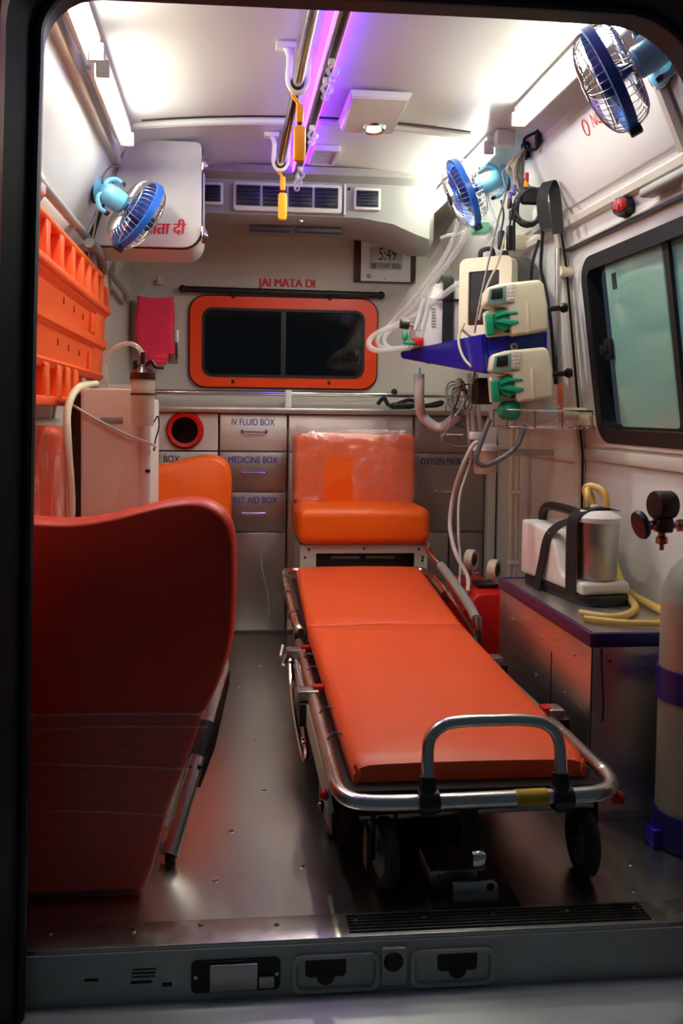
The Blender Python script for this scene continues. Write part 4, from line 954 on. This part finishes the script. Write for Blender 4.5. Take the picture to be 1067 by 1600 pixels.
B().tube([(1.08,2.50,.545),(1.18,2.44,.546),(1.29,2.42,.546),(1.38,2.385,.546)],.010,10,smooth=6).build('suction_tube','hose_yellow',None,label='yellowed rubber tube lying along the front rim of the bench',cat='hose')
# ------------------------------------------------------------------ oxygen cylinder with regulator
oxy = thing('oxygen_cylinder',(1.285,2.2,0),'tall pale metal oxygen cylinder with dark blue holding bands at the right edge','gas cylinder')
cx, cy, cr = 1.278, 2.2, .103
B().lathe([(0,.012),(cr-.01,.012),(cr,.03),(cr,.665),(0,.665)],(cx,cy,0),seg=36).build('body','cyl_paint',oxy)
B().lathe([(cr,.664),(cr-.004,.70),(cr-.022,.745),(cr-.055,.78),(.032,.80),(.030,.83),(0,.83)],(cx,cy,0),seg=36).build('shoulder','cyl_top',oxy)
vv = B().lathe([(0,0),(.020,0),(.020,.03),(.014,.035),(.014,.075),(0,.075)],(cx,cy,.825),seg=16).build('valve','brass',oxy); B().box(cx-.006,cx+.006,cy-.006,cy+.006,.895,.93).build('valve_stem','brass',vv)
B().lathe([(cr-.002,0),(cr+.008,0),(cr+.008,.085),(cr-.002,.085)],(cx,cy,.398),seg=36,closed=True).build('holding_band','band_blue',oxy)
B().lathe([(cr-.002,0),(cr+.012,0),(cr+.008,.09),(cr-.002,.09)],(cx,cy,.004),seg=36,closed=True).build('base_band','band_blue',oxy)
B().box(cx-cr-.03,cx-cr+.0,cy-.03,cy+.02,.0,.05,.006).build('base_clamp','shelf_blue',oxy); B().box(cx+cr-.01,wr(.44),cy-.03,cy+.03,.41,.47,.004).build('wall_clamp','band_blue',oxy)
rg = thing('gas_regulator',(1.157,2.2,.87),'black pressure regulator with a dark handwheel on the oxygen cylinder','regulator')
rz = .868
B().cyl((1.19,2.2,rz),(cx-.012,2.2,rz),.010,12).build('inlet','chrome',rg); B().lathe([(0,0),(.018,0),(.018,.018),(0,.018)],(1.205,2.2,rz),(1,0,0),6).build('inlet_nut','brass',rg)
B().box(1.142,1.182,2.178,2.222,rz-.018,rz+.022,.006).build('regulator_body','black_plastic',rg)
gg = B().lathe([(0,-.026),(.036,-.026),(.038,-.022),(.038,.022),(.036,.026),(0,.026)],(1.160,2.2,rz+.055),(1,.12,0),28).build('gauge','black_plastic',rg); B().lathe([(0,.0275),(.032,.0275),(.032,.025),(0,.025)],(1.160,2.2,rz+.055),(1,.12,0),24).build('gauge_glass','dark_glass',gg)
B().cyl((1.105,2.2,rz),(1.142,2.2,rz),.006,10).build('spindle','chrome',rg); B().lathe([(0,0),(.014,0),(.014,.018),(0,.018)],(1.126,2.2,rz),(1,0,0),6).build('spindle_nut','chrome',rg)
B().lathe([(0,-.010),(.036,-.008),(.040,0),(.036,.008),(0,.010)],(1.100,2.2,rz+.002),(1,.05,.25),24).build('handwheel','black_plastic',rg)
B().lathe([(0,0),(.006,0),(.006,.014),(.016,.018),(.016,.034),(.010,.038),(.010,.05),(0,.05)],(1.160,2.2,rz-.066),seg=6).build('outlet_nozzle','brass',rg)
# ------------------------------------------------------------------ red case with gauges behind the stretcher
rc = thing('red_case',(1.08,3.55,0),'red case standing on the floor between the stretcher and the steel bench','case')
B().prism([(.955,.0),(1.20,.0),(1.20,.36),(1.15,.43),(1.02,.43),(.955,.36)],'y',3.40,3.80,.012).build('case_body','red',rc); B().box(.96,1.195,3.392,3.40,.115,.135,.002).build('case_joint','pale_pink',rc)
B().box(1.05,1.14,3.5,3.6,.43,.448,.006).build('case_handle','black_plastic',rc)
for i,(x,y,z,lab) in enumerate(((1.065,3.66,.52,'cream round pressure gauge above the red case, nearest the steel cabinets'),(1.125,3.52,.50,'cream round pressure gauge above the red case, nearest the steel bench'))):
    g = thing('pressure_gauge',(x,y,.43),lab,'gauge','cream gauges above the red case')
    B().lathe([(.030,-.016),(.043,-.018),(.045,0),(.043,.018),(.030,.016)],(x,y,z+.005),(.75,-.65,0),26,closed=True).build('gauge_rim','gauge_cream',g)
    B().lathe([(0,-.010),(.034,-.010),(.034,.010),(0,.010)],(x,y,z+.005),(.75,-.65,0),20).build('gauge_dial','dark_metal',g)
    B().lathe([(0,0),(.012,0),(.012,.03),(0,.03)],(x,y,z-.068),seg=10).build('gauge_neck','chrome',g)
    B().tube([(x+.03,y,z-.055),(x-.01,y,z-.055),(x-.045,y-.01,z-.060)],.009,8).build('outlet','chrome',g); B().lathe([(0,0),(.015,0),(.015,.02),(0,.02)],(x-.02,y-.003,z-.056),(1,0,0),6).build('nut','chrome',g)
# ------------------------------------------------------------------ equipment shelf, ventilator, monitor
sh = thing('equipment_shelf',(1.15,3.7,1.38),'deep blue metal shelf on the right wall carrying the ventilator and monitor','shelf')
b = B(); tz = 1.462
T = [(.842,4.20,tz),(.955,3.20,tz),(1.20,3.20,tz),(1.345,4.20,tz)]; Lw = [(.848,4.20,1.428),(.965,3.205,1.312),(1.21,3.205,1.320),(1.36,4.18,1.400)]
vt=[b.bm.verts.new(p) for p in T]; vl=[b.bm.verts.new(p) for p in Lw]; b.bm.faces.new(vt); b.bm.faces.new(vl)
for i in range(4): b.bm.faces.new((vt[i],vt[(i+1)%4],vl[(i+1)%4],vl[i]))
bmesh.ops.bevel(b.bm,geom=b.bm.edges[:],offset=.006,segments=2,affect='EDGES'); b.build('tray','shelf_blue',sh)
B().box(.98,1.205,3.19,3.20,1.375,1.475,.003).build('near_lip','shelf_blue',sh)
B().lathe([(.006,-.004),(.014,-.005),(.016,0),(.006,0)],(1.075,3.19,1.415),(0,1,0),18,closed=True).build('lip_eyelet','alu',sh)
vn = thing('ventilator',(1.03,3.95,1.462),'white ventilator with slanted face held on the blue shelf by a black strap','ventilator')
b = B().prism([(.850,1.463),(.925,1.745),(1.19,1.755),(1.19,1.463)],'y',3.86,4.12,.008); b.build('body','white_plastic',vn)
B().prism([(1.01,1.475),(1.01,1.755),(1.185,1.757),(1.185,1.475)],'y',3.845,3.862,.004).build('side_panel','panel_grey',vn)
for k in range(12): B().box(1.055,1.15,3.840,3.848,1.50+k*.012,1.5045+k*.012).build('vent_slot','grey_plastic',vn)
for k in range(7): B().box(.915,.935,3.856,3.862,1.55+k*.013,1.556+k*.013).build('vent_slot','grey_plastic',vn)
b = ribbon(B(),[(.985,4.13,1.40),(.985,4.13,1.60),(.985,4.125,1.775),(.985,3.99,1.775),(.985,3.845,1.772),(.985,3.838,1.60),(.985,3.838,1.40)],.050,(1,0,0)); b.build('strap','black_strap',vn)
B().box(.925,1.08,3.828,3.845,1.667,1.675,.002).build('strap_bar','black_plastic',vn); B().box(.963,1.007,3.826,3.842,1.668,1.690,.003).build('strap_buckle','black_strap',vn)
FMM = Matrix.Translation((-.026,0,0))
fm = thing('flow_meter',(.835,3.86,1.47),'clear flow meter tubes with a red base and black knob beside the ventilator','flow meter')
for dx in (0,.03): B().tube([(.868+dx,3.86,1.535),(.905+dx,3.86,1.68)],.013,12).build('tube','clear_plastic',fm,M=FMM); 
for dx in (0,.03): B().cyl((.873+dx,3.86,1.545),(.902+dx,3.86,1.67),.0035,8).build('float_rod','white_plastic',fm,M=FMM)
B().box(.862,.906,3.85,3.90,1.468,1.500,.004).build('base','red',fm,M=FMM); B().box(.868,.902,3.85,3.89,1.503,1.53,.004).build('middle','clear_tube',fm,M=FMM)
B().cyl((.800,3.86,1.562),(.838,3.86,1.558),.022,14).build('knob','black_plastic',fm,M=FMM); B().cyl((.838,3.86,1.558),(.880,3.86,1.545),.008,10).build('knob_stem','chrome',fm,M=FMM)
B().ball((.820,3.85,1.505),.018,.8,.8,1.3).build('green_valve','green',fm,M=FMM); B().box(.815,.865,3.84,3.87,1.468,1.485,.005).build('green_valve','green',fm,M=FMM)
mo = thing('patient_monitor',(1.10,3.5,1.462),'cream framed patient monitor with a glossy screen on the blue shelf','monitor')
MO = Matrix.Translation((1.065,3.50,1.465)) @ Matrix.Rotation(math.radians(-38),4,'Z')
def mob(b,name,m,parent=mo): return b.build(name,m,parent,M=MO)
b = B(); ring_prism(b, rrect(-.112,.112,.0,.335,.03,5), rrect(-.072,.060,.060,.280,.008,5),'y',-.035,.035); bmesh.ops.bevel(b.bm,geom=[e for e in b.bm.edges if len(e.link_faces)==2 and e.calc_face_angle(0)>1.2],offset=.006,segments=2,affect='EDGES')
mob(b,'bezel','cream_plastic'); mob(B().box(-.074,.062,-.022,-.010,.058,.282),'screen','dark_glass')
mob(B().box(-.105,.105,.03,.075,.02,.325,.02,3),'back_shell','cream_plastic')
mob(B().lathe([(0,-.008),(.010,-.007),(.014,0)],(.085,-.035,.045),(0,1,0),14),'dial','grey_plastic')
B().prism([(1.11,1.60),(1.28,1.60)]+arc(1.20,1.73,.085,-5,95,8)+[(1.11,1.815)],'y',3.50,3.66,.008).build('rear_module','hose_grey',mo)
B().box(1.112,1.140,3.47,3.52,1.60,1.83,.006).build('rear_edge','cable_black',mo)
B().tube([(1.03,3.50,1.80),(1.035,3.50,1.83),(1.075,3.50,1.838),(1.085,3.50,1.81)],.010,8,smooth=3).build('top_handle','black_plastic',mo)
for (pts,lab) in (([(0.938,3.420,1.498),(0.973,3.420,1.473),(1.018,3.420,1.461),(0.986,3.420,1.448)],'short cream lead plugged below the patient monitor'),([(0.945,3.420,1.524),(0.918,3.400,1.457),(0.931,3.360,1.379),(0.967,3.300,1.331),(1.012,3.200,1.317)],'pale lead curving from the patient monitor to the lower pump')):
    B().tube(pts,.0055,8,smooth=6).build('monitor_lead','cable_beige',None,label=lab,cat='cable')
B().tube([(1.025,3.400,1.460),(1.009,3.420,1.384),(0.991,3.450,1.281)],.0045,6,smooth=5).build('monitor_lead','cable_grey',None,label='thin grey lead hanging over the front of the blue shelf',cat='cable')
# ------------------------------------------------------------------ pole with two infusion pumps
po = thing('pump_pole',(1.27,3.25,1.1),'slim steel pole on white wall brackets holding the two pumps','pole')
B().tube([(1.262,3.25,1.80),(1.270,3.25,1.45),(1.292,3.25,1.13)],.012,12).build('pole_tube','steel',po)
for z,x in ((1.71,1.263),(1.165,1.290)):
    B().cyl((x,3.25,z),(wr(z)+.002,3.27,z),.024,14).build('wall_bracket','cream_plastic',po)
B().box(1.273,1.285,3.232,3.244,1.17,1.28,.002).build('red_marking','board_orange',po)
def pump(z,dx,label):
    p = thing('infusion_pump',(1.06+dx,3.15,z),label,'infusion pump','cream infusion pumps on the pole')
    M = Matrix.Translation((1.07+dx,3.16,z)) @ Matrix.Rotation(math.radians(-6),4,'Y') @ Matrix.Rotation(math.radians(-10),4,'Z')
    def q(b,name,m,parent=p): return b.build(name,m,parent,M=M)
    q(B().prism([(-.112,.115),(-.098,.178),(-.05,.188),(.095,.188),(.108,.17),(.116,.09),(.112,.0),(-.02,-.006),(-.03,.098)],'y',-.06,.085,.012,3),'body','cream_plastic')
    q(B().prism([(-.105,.0),(-.105,.098),(.06,.098),(.06,.0)],'y',-.01,.08,.006),'lower_body','cream_plastic')
    q(B().prism([(-.103,.112),(-.090,.172),(-.002,.180),(-.012,.112)],'y',-.0645,-.058,.002),'front_panel','screen_grey')
    q(B().prism([(-.088,.133),(-.082,.168),(-.042,.171),(-.045,.133)],'y',-.068,-.063,.001),'display','lcd_black')
    kp = q(B().prism([(-.034,.118),(-.028,.176),(.004,.178),(-.004,.116)],'y',-.067,-.063,.001),'keypad','panel_grey')
    for i in range(4):
        for j in range(2): q(B().box(-.027+j*.014,-.018+j*.014,-.069,-.066,.124+i*.013,.132+i*.013,.001),'key','pale_pink',kp)
    q(B().box(.032,.045,-.064,-.05,.0,.115,.005),'door_edge','cream_plastic')
    cl = q(B().lathe([(0,-.05),(.034,-.048),(.04,-.03),(.04,0),(0,0)],(-.045,-.005,.056),(0,1,0),22),'clamp_dial','green')
    q(B().prism([(-.078,.066),(-.04,.086),(.004,.080),(.006,.070),(-.04,.072)],'y',-.064,-.05,.003),'clamp_fin','green',cl); q(B().prism([(-.078,.050),(-.02,.030),(.006,.036),(.006,.046),(-.05,.058)],'y',-.064,-.05,.003),'clamp_fin','green',cl)
    q(B().box(-.108,-.082,-.05,.0,.004,.082,.006),'clamp_block','green',cl); q(B().box(-.04,.032,-.015,.0,.01,.09,.004),'recess_back','brown_plastic')
    q(B().box(.10,.178,.03,.05,.075,.095,.004),'pole_clamp','black_plastic'); q(B().lathe([(0,.03),(.016,.028),(.020,.012),(.010,0),(0,0)],(.178,.045,.085),(1,0,.0),16),'clamp_knob','black_plastic')
    return p
pump(1.458,.0,'upper cream infusion pump with green clamp beside the patient monitor')
pump(1.213,.025,'lower cream infusion pump with green clamp above the wire basket')
# ------------------------------------------------------------------ wire basket with resuscitator
wb = thing('wire_basket',(1.15,3.2,1.10),'small chrome wire basket under the pumps','basket')
b = B()
for z,i in ((1.175,0),(1.112,.01)):
    b.tube([(1.02+i,3.08+i,z),(1.22,3.06+i,z),(1.36-i,3.12+i,z),(1.37-i,3.34-i,z),(1.05+i,3.34-i,z)],.004,6,closed=True)
for k in range(11): x = 1.03+k*.032; b.tube([(x,3.08,1.112),(x+.01,3.34,1.112)],.003,5)
for x,y in ((1.02,3.08),(1.12,3.07),(1.22,3.06),(1.36,3.12),(1.37,3.34),(1.05,3.34)): b.tube([(x,y,1.178),(x,y,1.108)],.003,5)
b.build('wire_frame','chrome',wb); B().box(1.36,1.405,3.16,3.28,1.12,1.16,.006).build('wall_mount','cream_plastic',wb)
rs = thing('resuscitator_bag',(1.15,3.2,1.12),'clear resuscitator bag with a green valve lying in the wire basket','resuscitator')
B().ball((1.175,3.2,1.172),.062,1.35,1.0,.85,22).build('clear_bag','clear_plastic',rs); b=B(); b.tube([(1.10,3.17,1.20),(1.18,3.15,1.225),(1.25,3.18,1.19)],.008,8,smooth=4); b.build('bag_fold','clear_tube',rs)
B().lathe([(0,0),(.036,0),(.040,.02),(.034,.055),(.020,.07),(0,.07)],(1.085,3.18,1.175),(-1,-.2,0),20).build('valve','green',rs); B().lathe([(.030,0),(.044,.006),(.044,.016),(.030,.02)],(1.115,3.19,1.175),(-1,-.2,0),20,closed=True).build('valve_collar','clear_tube',rs)
B().tube([(0.966,3.120,1.141),(0.936,3.120,1.058),(0.918,3.120,0.991),(0.950,3.120,0.970),(1.018,3.120,0.999),(1.080,3.140,1.046),(1.115,3.160,1.118)],.010,10,smooth=6).build('dark_hose','hose_grey',None,label='thick dark grey hose looping below the wire basket',cat='hose')
# suction jar and wall tubes below the shelf
hj = thing('wall_suction_jar',(1.09,3.6,.90),'clear jar with white lid hanging on the right wall below the shelf','jar')
B().lathe([(0,0),(.046,0),(.050,.01),(.052,.10),(0,.10)],(1.10,3.60,.905),seg=24).build('jar','water_clear',hj); B().lathe([(0,.03),(.03,.03),(.055,.018),(.056,0),(0,0)],(1.10,3.60,1.005),seg=24).build('lid','white_plastic',hj)
B().box(1.03,1.085,3.57,3.62,1.05,1.085,.006).build('valve_block','white_plastic',hj); B().box(1.08,1.12,3.58,3.62,1.03,1.09,.006).build('valve_block','white_plastic',hj); B().box(1.105,1.40,3.60,3.625,.985,1.01,.003).build('wall_arm','alu',hj)
for x in (1.045,1.075): B().tube([(x,3.6,1.09),(x-.012,3.6,1.20),(x-.018,3.62,1.33)],.010,10,smooth=3).build('riser_tube','clear_tube',hj)
for i,(x,lab) in enumerate(((1.318,'pale conduit pipe on the right rear corner, nearest the cabinets'),(1.345,'pale conduit pipe on the right rear corner, nearest the bench'))):
    c = thing('conduit_pipe',(x,3.9,.4),lab,'pipe','pale conduit pipes in the right rear corner')
    B().tube([(x-.02,3.9,.38),(x+.0,3.9,.45),(x,3.9,.9),(x-.005,3.9,1.3)],.011,8,smooth=4).build('pipe_run','cream_plastic',c)
    for z in (.47,.80): B().box(x-.016,x+.016,3.885,3.915,z-.010,z+.010,.003).build('pipe_clip','white_plastic',c)
# ------------------------------------------------------------------ breathing circuit, bag and loose cables
hb_ = thing('breathing_hoses',(1.0,4.0,1.5),'clear corrugated breathing hoses running down to the ventilator','hose')
B().tube([(1.126,3.600,1.904),(1.075,3.700,1.790),(0.975,3.800,1.704),(0.829,3.920,1.592),(0.695,4.000,1.532),(0.654,4.000,1.478),(0.699,3.980,1.448),(0.827,3.900,1.459)],.014,10,smooth=7).build('breathing_hose','clear_tube',hb_)
B().tube([(1.020,3.620,1.964),(0.993,3.720,1.874),(0.935,3.820,1.777),(0.864,3.950,1.663),(0.780,4.050,1.568),(0.735,4.050,1.507),(0.767,4.020,1.461),(0.867,3.950,1.472)],.013,10,smooth=7).build('breathing_hose','clear_tube',hb_)
B().tube([(0.988,3.660,2.025),(0.961,3.760,1.880),(0.881,3.900,1.730),(0.779,4.050,1.598),(0.706,4.060,1.507),(0.732,4.030,1.464),(0.839,3.960,1.469)],.010,10,smooth=7).build('breathing_hose','clear_tube',hb_)
pb = thing('plastic_bag',(1.05,3.75,1.6),'clear plastic bag hanging under the far right fan','plastic bag')
random.seed(11)
C0 = [Vector((0.998,3.750,2.032)),Vector((1.148,3.720,1.989))]; C1=[Vector((0.728,4.100,1.542)),Vector((1.122,3.950,1.596))]
b = B()
def bagf(u,v):
    a = C0[0].lerp(C0[1],u); c = C1[0].lerp(C1[1],u*.8); p = a.lerp(c,v); w = .018*math.sin(u*14+v*5)*(1-.3*v)+.010*random.random()
    return p+Vector((.2*w,-w,.35*w))
b.grid(bagf,22,18); b.build('bag_sheet','bag_plastic',pb,angle=70)
B().tube([(0.901,3.660,1.909),(0.934,3.660,1.921),(1.009,3.680,1.943),(1.031,3.660,1.972)],.006,8,smooth=5).build('bag_neck','clear_tube',pb)
B().box(1.13,1.21,3.95,4.03,2.0,2.05,.012).build('green_cap','green',None,label='small green cap on the right wall below the far fan',cat='cap')
B().tube([(0.891,3.980,1.341),(0.892,3.980,1.287),(0.898,4.000,1.222),(0.926,4.050,1.147),(1.005,4.050,1.093),(1.062,4.000,1.134),(1.076,3.900,1.202)],.024,12,smooth=6).build('corrugated_hose','hose_white',None,label='thick pale hose sagging below the blue shelf in front of the drawers',cat='hose')
B().tube([(0.887,3.950,1.369),(0.897,4.000,1.267),(0.915,4.100,1.177),(0.940,4.150,1.100)],.004,6,smooth=5).build('blue_line','fan_light',None,label='thin light blue tube hanging from the far end of the blue shelf',cat='tube')
cc = thing('cable_coil',(1.0,3.6,1.1),'coil of grey cable hanging below the blue shelf','cable')
b = B(); c0 = Vector((0.974,3.600,1.232))
pts = []
for k in range(110):
    t = k*.36; ph = .75*math.sin(t*.11+.4); rx, rz_ = .036+.014*math.sin(t*.17), .064+.018*math.sin(t*.23+1)
    x_, z_ = rx*math.cos(t), rz_*math.sin(t)
    pts.append(c0+Vector((x_*math.cos(ph)-z_*math.sin(ph)+.012*math.sin(t*.09), .014*math.sin(t*.37), x_*math.sin(ph)+z_*math.cos(ph)-.012)))
b.tube(pts,.0038,6); b.build('coil','cable_grey',cc); B().tube([(0.992,3.600,1.286),(0.961,3.600,1.177),(0.943,3.600,1.109),(0.913,3.620,1.040),(0.997,3.620,1.019),(1.067,3.620,1.028)],.004,6,smooth=6).build('tail','cable_grey',cc); B().ball((0.972,3.580,1.293),.018).build('tie','cable_beige',cc)
B().box(1.03,1.10,3.5,3.6,1.20,1.31,.01).build('brown_box','brown_plastic',None,label='small brown box tucked under the blue shelf behind the cable coil',cat='box')
B().tube([(1.052,3.550,1.044),(1.030,3.560,1.024),(0.999,3.600,0.932),(0.992,3.700,0.813),(0.977,3.700,0.672),(0.979,3.600,0.561),(1.017,3.550,0.474),(0.992,3.450,0.427)],.009,8,smooth=6).build('oxygen_tube','hose_white',None,label='white oxygen tube hanging in a long curve down to the red case',cat='tube')
B().tube([(1.016,3.600,1.178),(1.042,3.650,1.040),(1.121,3.900,0.943),(1.073,3.900,0.780),(1.043,3.800,0.630),(1.027,3.700,0.502),(0.966,3.500,0.403)],.006,8,smooth=6).build('oxygen_tube','hose_white',None,label='thin white tube hanging inside the curve of the thicker one',cat='tube')
# hooks with cable bundles on the upper right wall
def onw(y,z,d=.02): return (wr(z)-d,y,z)
vl_ = thing('velcro_loop',onw(3.19,2.19),'empty black velcro loop on the upper right wall','strap')
B().box(wr(2.19)-.022,wr(2.19)-.006,3.17,3.20,2.165,2.225,.003).build('strap_tab','black_strap',vl_); B().tube([onw(3.19,2.215,.02),onw(3.22,2.20,.05),onw(3.22,2.165,.055),onw(3.20,2.155,.03),onw(3.185,2.17,.015)],.006,8,smooth=5).build('strap_ring','black_strap',vl_)
wcb = thing('lead_bundle',onw(3.32,2.05),'bundle of beige patient leads with coloured clips hanging on the right wall','cable')
B().box(wr(2.18)-.035,wr(2.18)-.008,3.29,3.33,2.15,2.215,.006).build('strap_tab','black_strap',wcb)
random.seed(5)
for k in range(11):
    j = lambda s: (random.random()-.5)*s
    top = Vector((1.137,3.280,2.192))+Vector((j(.02),0,0)); 
    B().tube([top,Vector((1.113,3.280,2.109))+Vector((j(.04)-k%3*.015,j(.03),0)),Vector((1.112,3.300,2.041))+Vector((k*.004+j(.034),0,j(.034))),Vector((1.107,3.300,2.009))+Vector((k*.0045+j(.024),0,j(.054)))],.0042,6,smooth=5).build('lead','cable_beige' if k%3 else 'cable_grey',wcb)
for p,m in (((1.135,3.260,2.065),'red'),((1.133,3.260,2.036),'yellow'),((1.086,3.260,2.017),'purple_plug'),((1.071,3.260,1.990),'purple_plug'),((1.124,3.260,2.007),'cable_beige'),((1.069,3.260,1.966),'cable_black'),((1.076,3.260,1.923),'cable_black')):
    p = Vector(p); B().box(p.x-.007,p.x+.007,p.y-.008,p.y+.008,p.z-.02,p.z+.02,.004).build('clip',m,wcb)
B().tube([(1.090,3.300,2.113),(1.052,3.300,2.092),(1.066,3.300,2.019),(1.054,3.350,1.920),(1.033,3.380,1.787),(0.997,3.380,1.609),(0.977,3.380,1.482)],.0045,6,smooth=6).build('long_lead','cable_grey',None,label='long thin grey lead running down across the patient monitor',cat='cable')
B().tube([(1.070,3.300,1.860),(1.048,3.320,1.752),(1.010,3.340,1.655),(0.988,3.360,1.531)],.0045,6,smooth=6).build('long_lead','cable_beige',None,label='beige lead slanting down to the corner of the patient monitor',cat='cable')
bcc = thing('black_cable_coil',onw(3.25,2.0),'coil of thick black cable in a wide black strap on the right wall','cable')
b = B(); c0 = Vector((1.138,3.240,1.947))
b.tube([c0+Vector((.048*math.cos(t)+.003*math.sin(t*.37*3),.03*math.sin(t*.9),.066*math.sin(t)*(1+.08*math.cos(t*.7)))) for t in [k*.4 for k in range(90)]],.0055,6); b.build('coil','cable_black',bcc)
P0 = [(1.226,3.160,1.837),(1.207,3.160,1.990),(1.177,3.140,2.021),(1.148,3.120,1.966),(1.150,3.120,1.908),(1.164,3.120,1.843)]
b = ribbon(B(),[Vector(p) for p in P0],.042,(.8,-.6,.1)); b.build('wide_strap','black_strap',bcc)
B().box(c0.x-.035,c0.x+.055,c0.y-.03,c0.y+.01,c0.z+.01,c0.z+.075,.015,3).build('strap_pad','black_strap',bcc)
B().tube([(1.163,3.150,1.844),(1.171,3.180,1.779),(1.177,3.200,1.711),(1.199,3.220,1.655),(1.227,3.220,1.522),(1.265,3.250,1.279)],.007,8,smooth=6).build('cable_tail','cable_black',bcc); B().tube([(1.167,3.200,1.819),(1.162,3.250,1.743),(1.176,3.300,1.690)],.006,8,smooth=5).build('cable_tail','cable_black',bcc)
B().tube([(1.088,3.240,1.957),(1.089,3.260,1.889),(1.105,3.300,1.795)],.006,8,smooth=5).build('cable_tail','cable_black',bcc)
pg = thing('plug_pair',onw(3.45,1.95,.04),'pair of black plugs hanging above the patient monitor','plug')
for p,h in (((1.065,3.340,1.843),.075),((1.099,3.340,1.852),.10)):
    p = Vector(p); B().box(p.x-.013,p.x+.013,p.y-.012,p.y+.012,p.z-h/2,p.z+h/2,.009,3).build('plug_body','cable_black',pg)
    B().tube([p+Vector((0,0,h/2)),p+Vector((.008,0,h/2+.06)),p+Vector((.0,0.01,h/2+.12))],.004,6,smooth=4).build('plug_lead','cable_black',pg)
B().prism([(1.215,1.885),(1.29,1.885),(1.285,1.985),(1.215,1.985)],'y',3.28,3.42,.008).build('wall_socket_box','grey_plastic',None,label='grey socket box on the right wall below the black cable coil',cat='socket box')
B().box(1.20,1.285,3.62,3.76,1.86,1.93,.012).build('white_adapter','cream_plastic',None,label='cream adapter block on the right wall trim above the monitor',cat='adapter')
# red hammer holder, hook plate and mark on the wall
nz = thing('red_button_unit',onw(2.75,1.83,.03),'small black unit with a red front on the trim above the side window','button')
B().lathe([(0,-.02),(.030,-.018),(.034,0),(.034,.03),(0,.03)],(wr(1.835)-.03,2.72,1.835),(.7,.4,0),18).build('unit_body','black_plastic',nz); B().lathe([(0,-.026),(.016,-.024),(.022,-.012),(.022,0)],(wr(1.835)-.040,2.71,1.835),(.75,.5,0),14).build('red_front','letter_red',nz)
for s in (-1,1): B().tube([(wr(1.835)-.06,2.70+.014*s,1.855),(wr(1.835)-.064,2.69+.014*s,1.835),(wr(1.835)-.06,2.70+.014*s,1.812)],.003,5,smooth=3).build('rib','chrome',nz)
hp = thing('window_stay',onw(2.4,1.84,.03),'flat grey handle on the trim above the side window','handle')
B().box(wr(1.85)-.055,wr(1.85)-.005,2.12,2.56,1.822,1.850,.010,3).build('grip','grey_plastic',hp); B().box(wr(1.84)-.03,wr(1.84)+.0,2.30,2.36,1.80,1.825,.004).build('grip_foot','grey_plastic',hp)
d = Vector((0,-1,0)); zup = Vector((-.41,0,.91))
mk = text('NO','wall_marking','letter_red',wall_right,onw(2.76,2.095,.0095),d,zup,height=.045,width=.07,shear=.2)
b = B(); c_ = Vector(onw(2.81,2.112,.011)); b.tube([c_+d*.018*math.cos(t)+zup*.026*math.sin(t) for t in [2*math.pi*k/20 for k in range(20)]],.0022,5,closed=True); b.build('wall_marking','letter_red',wall_right)
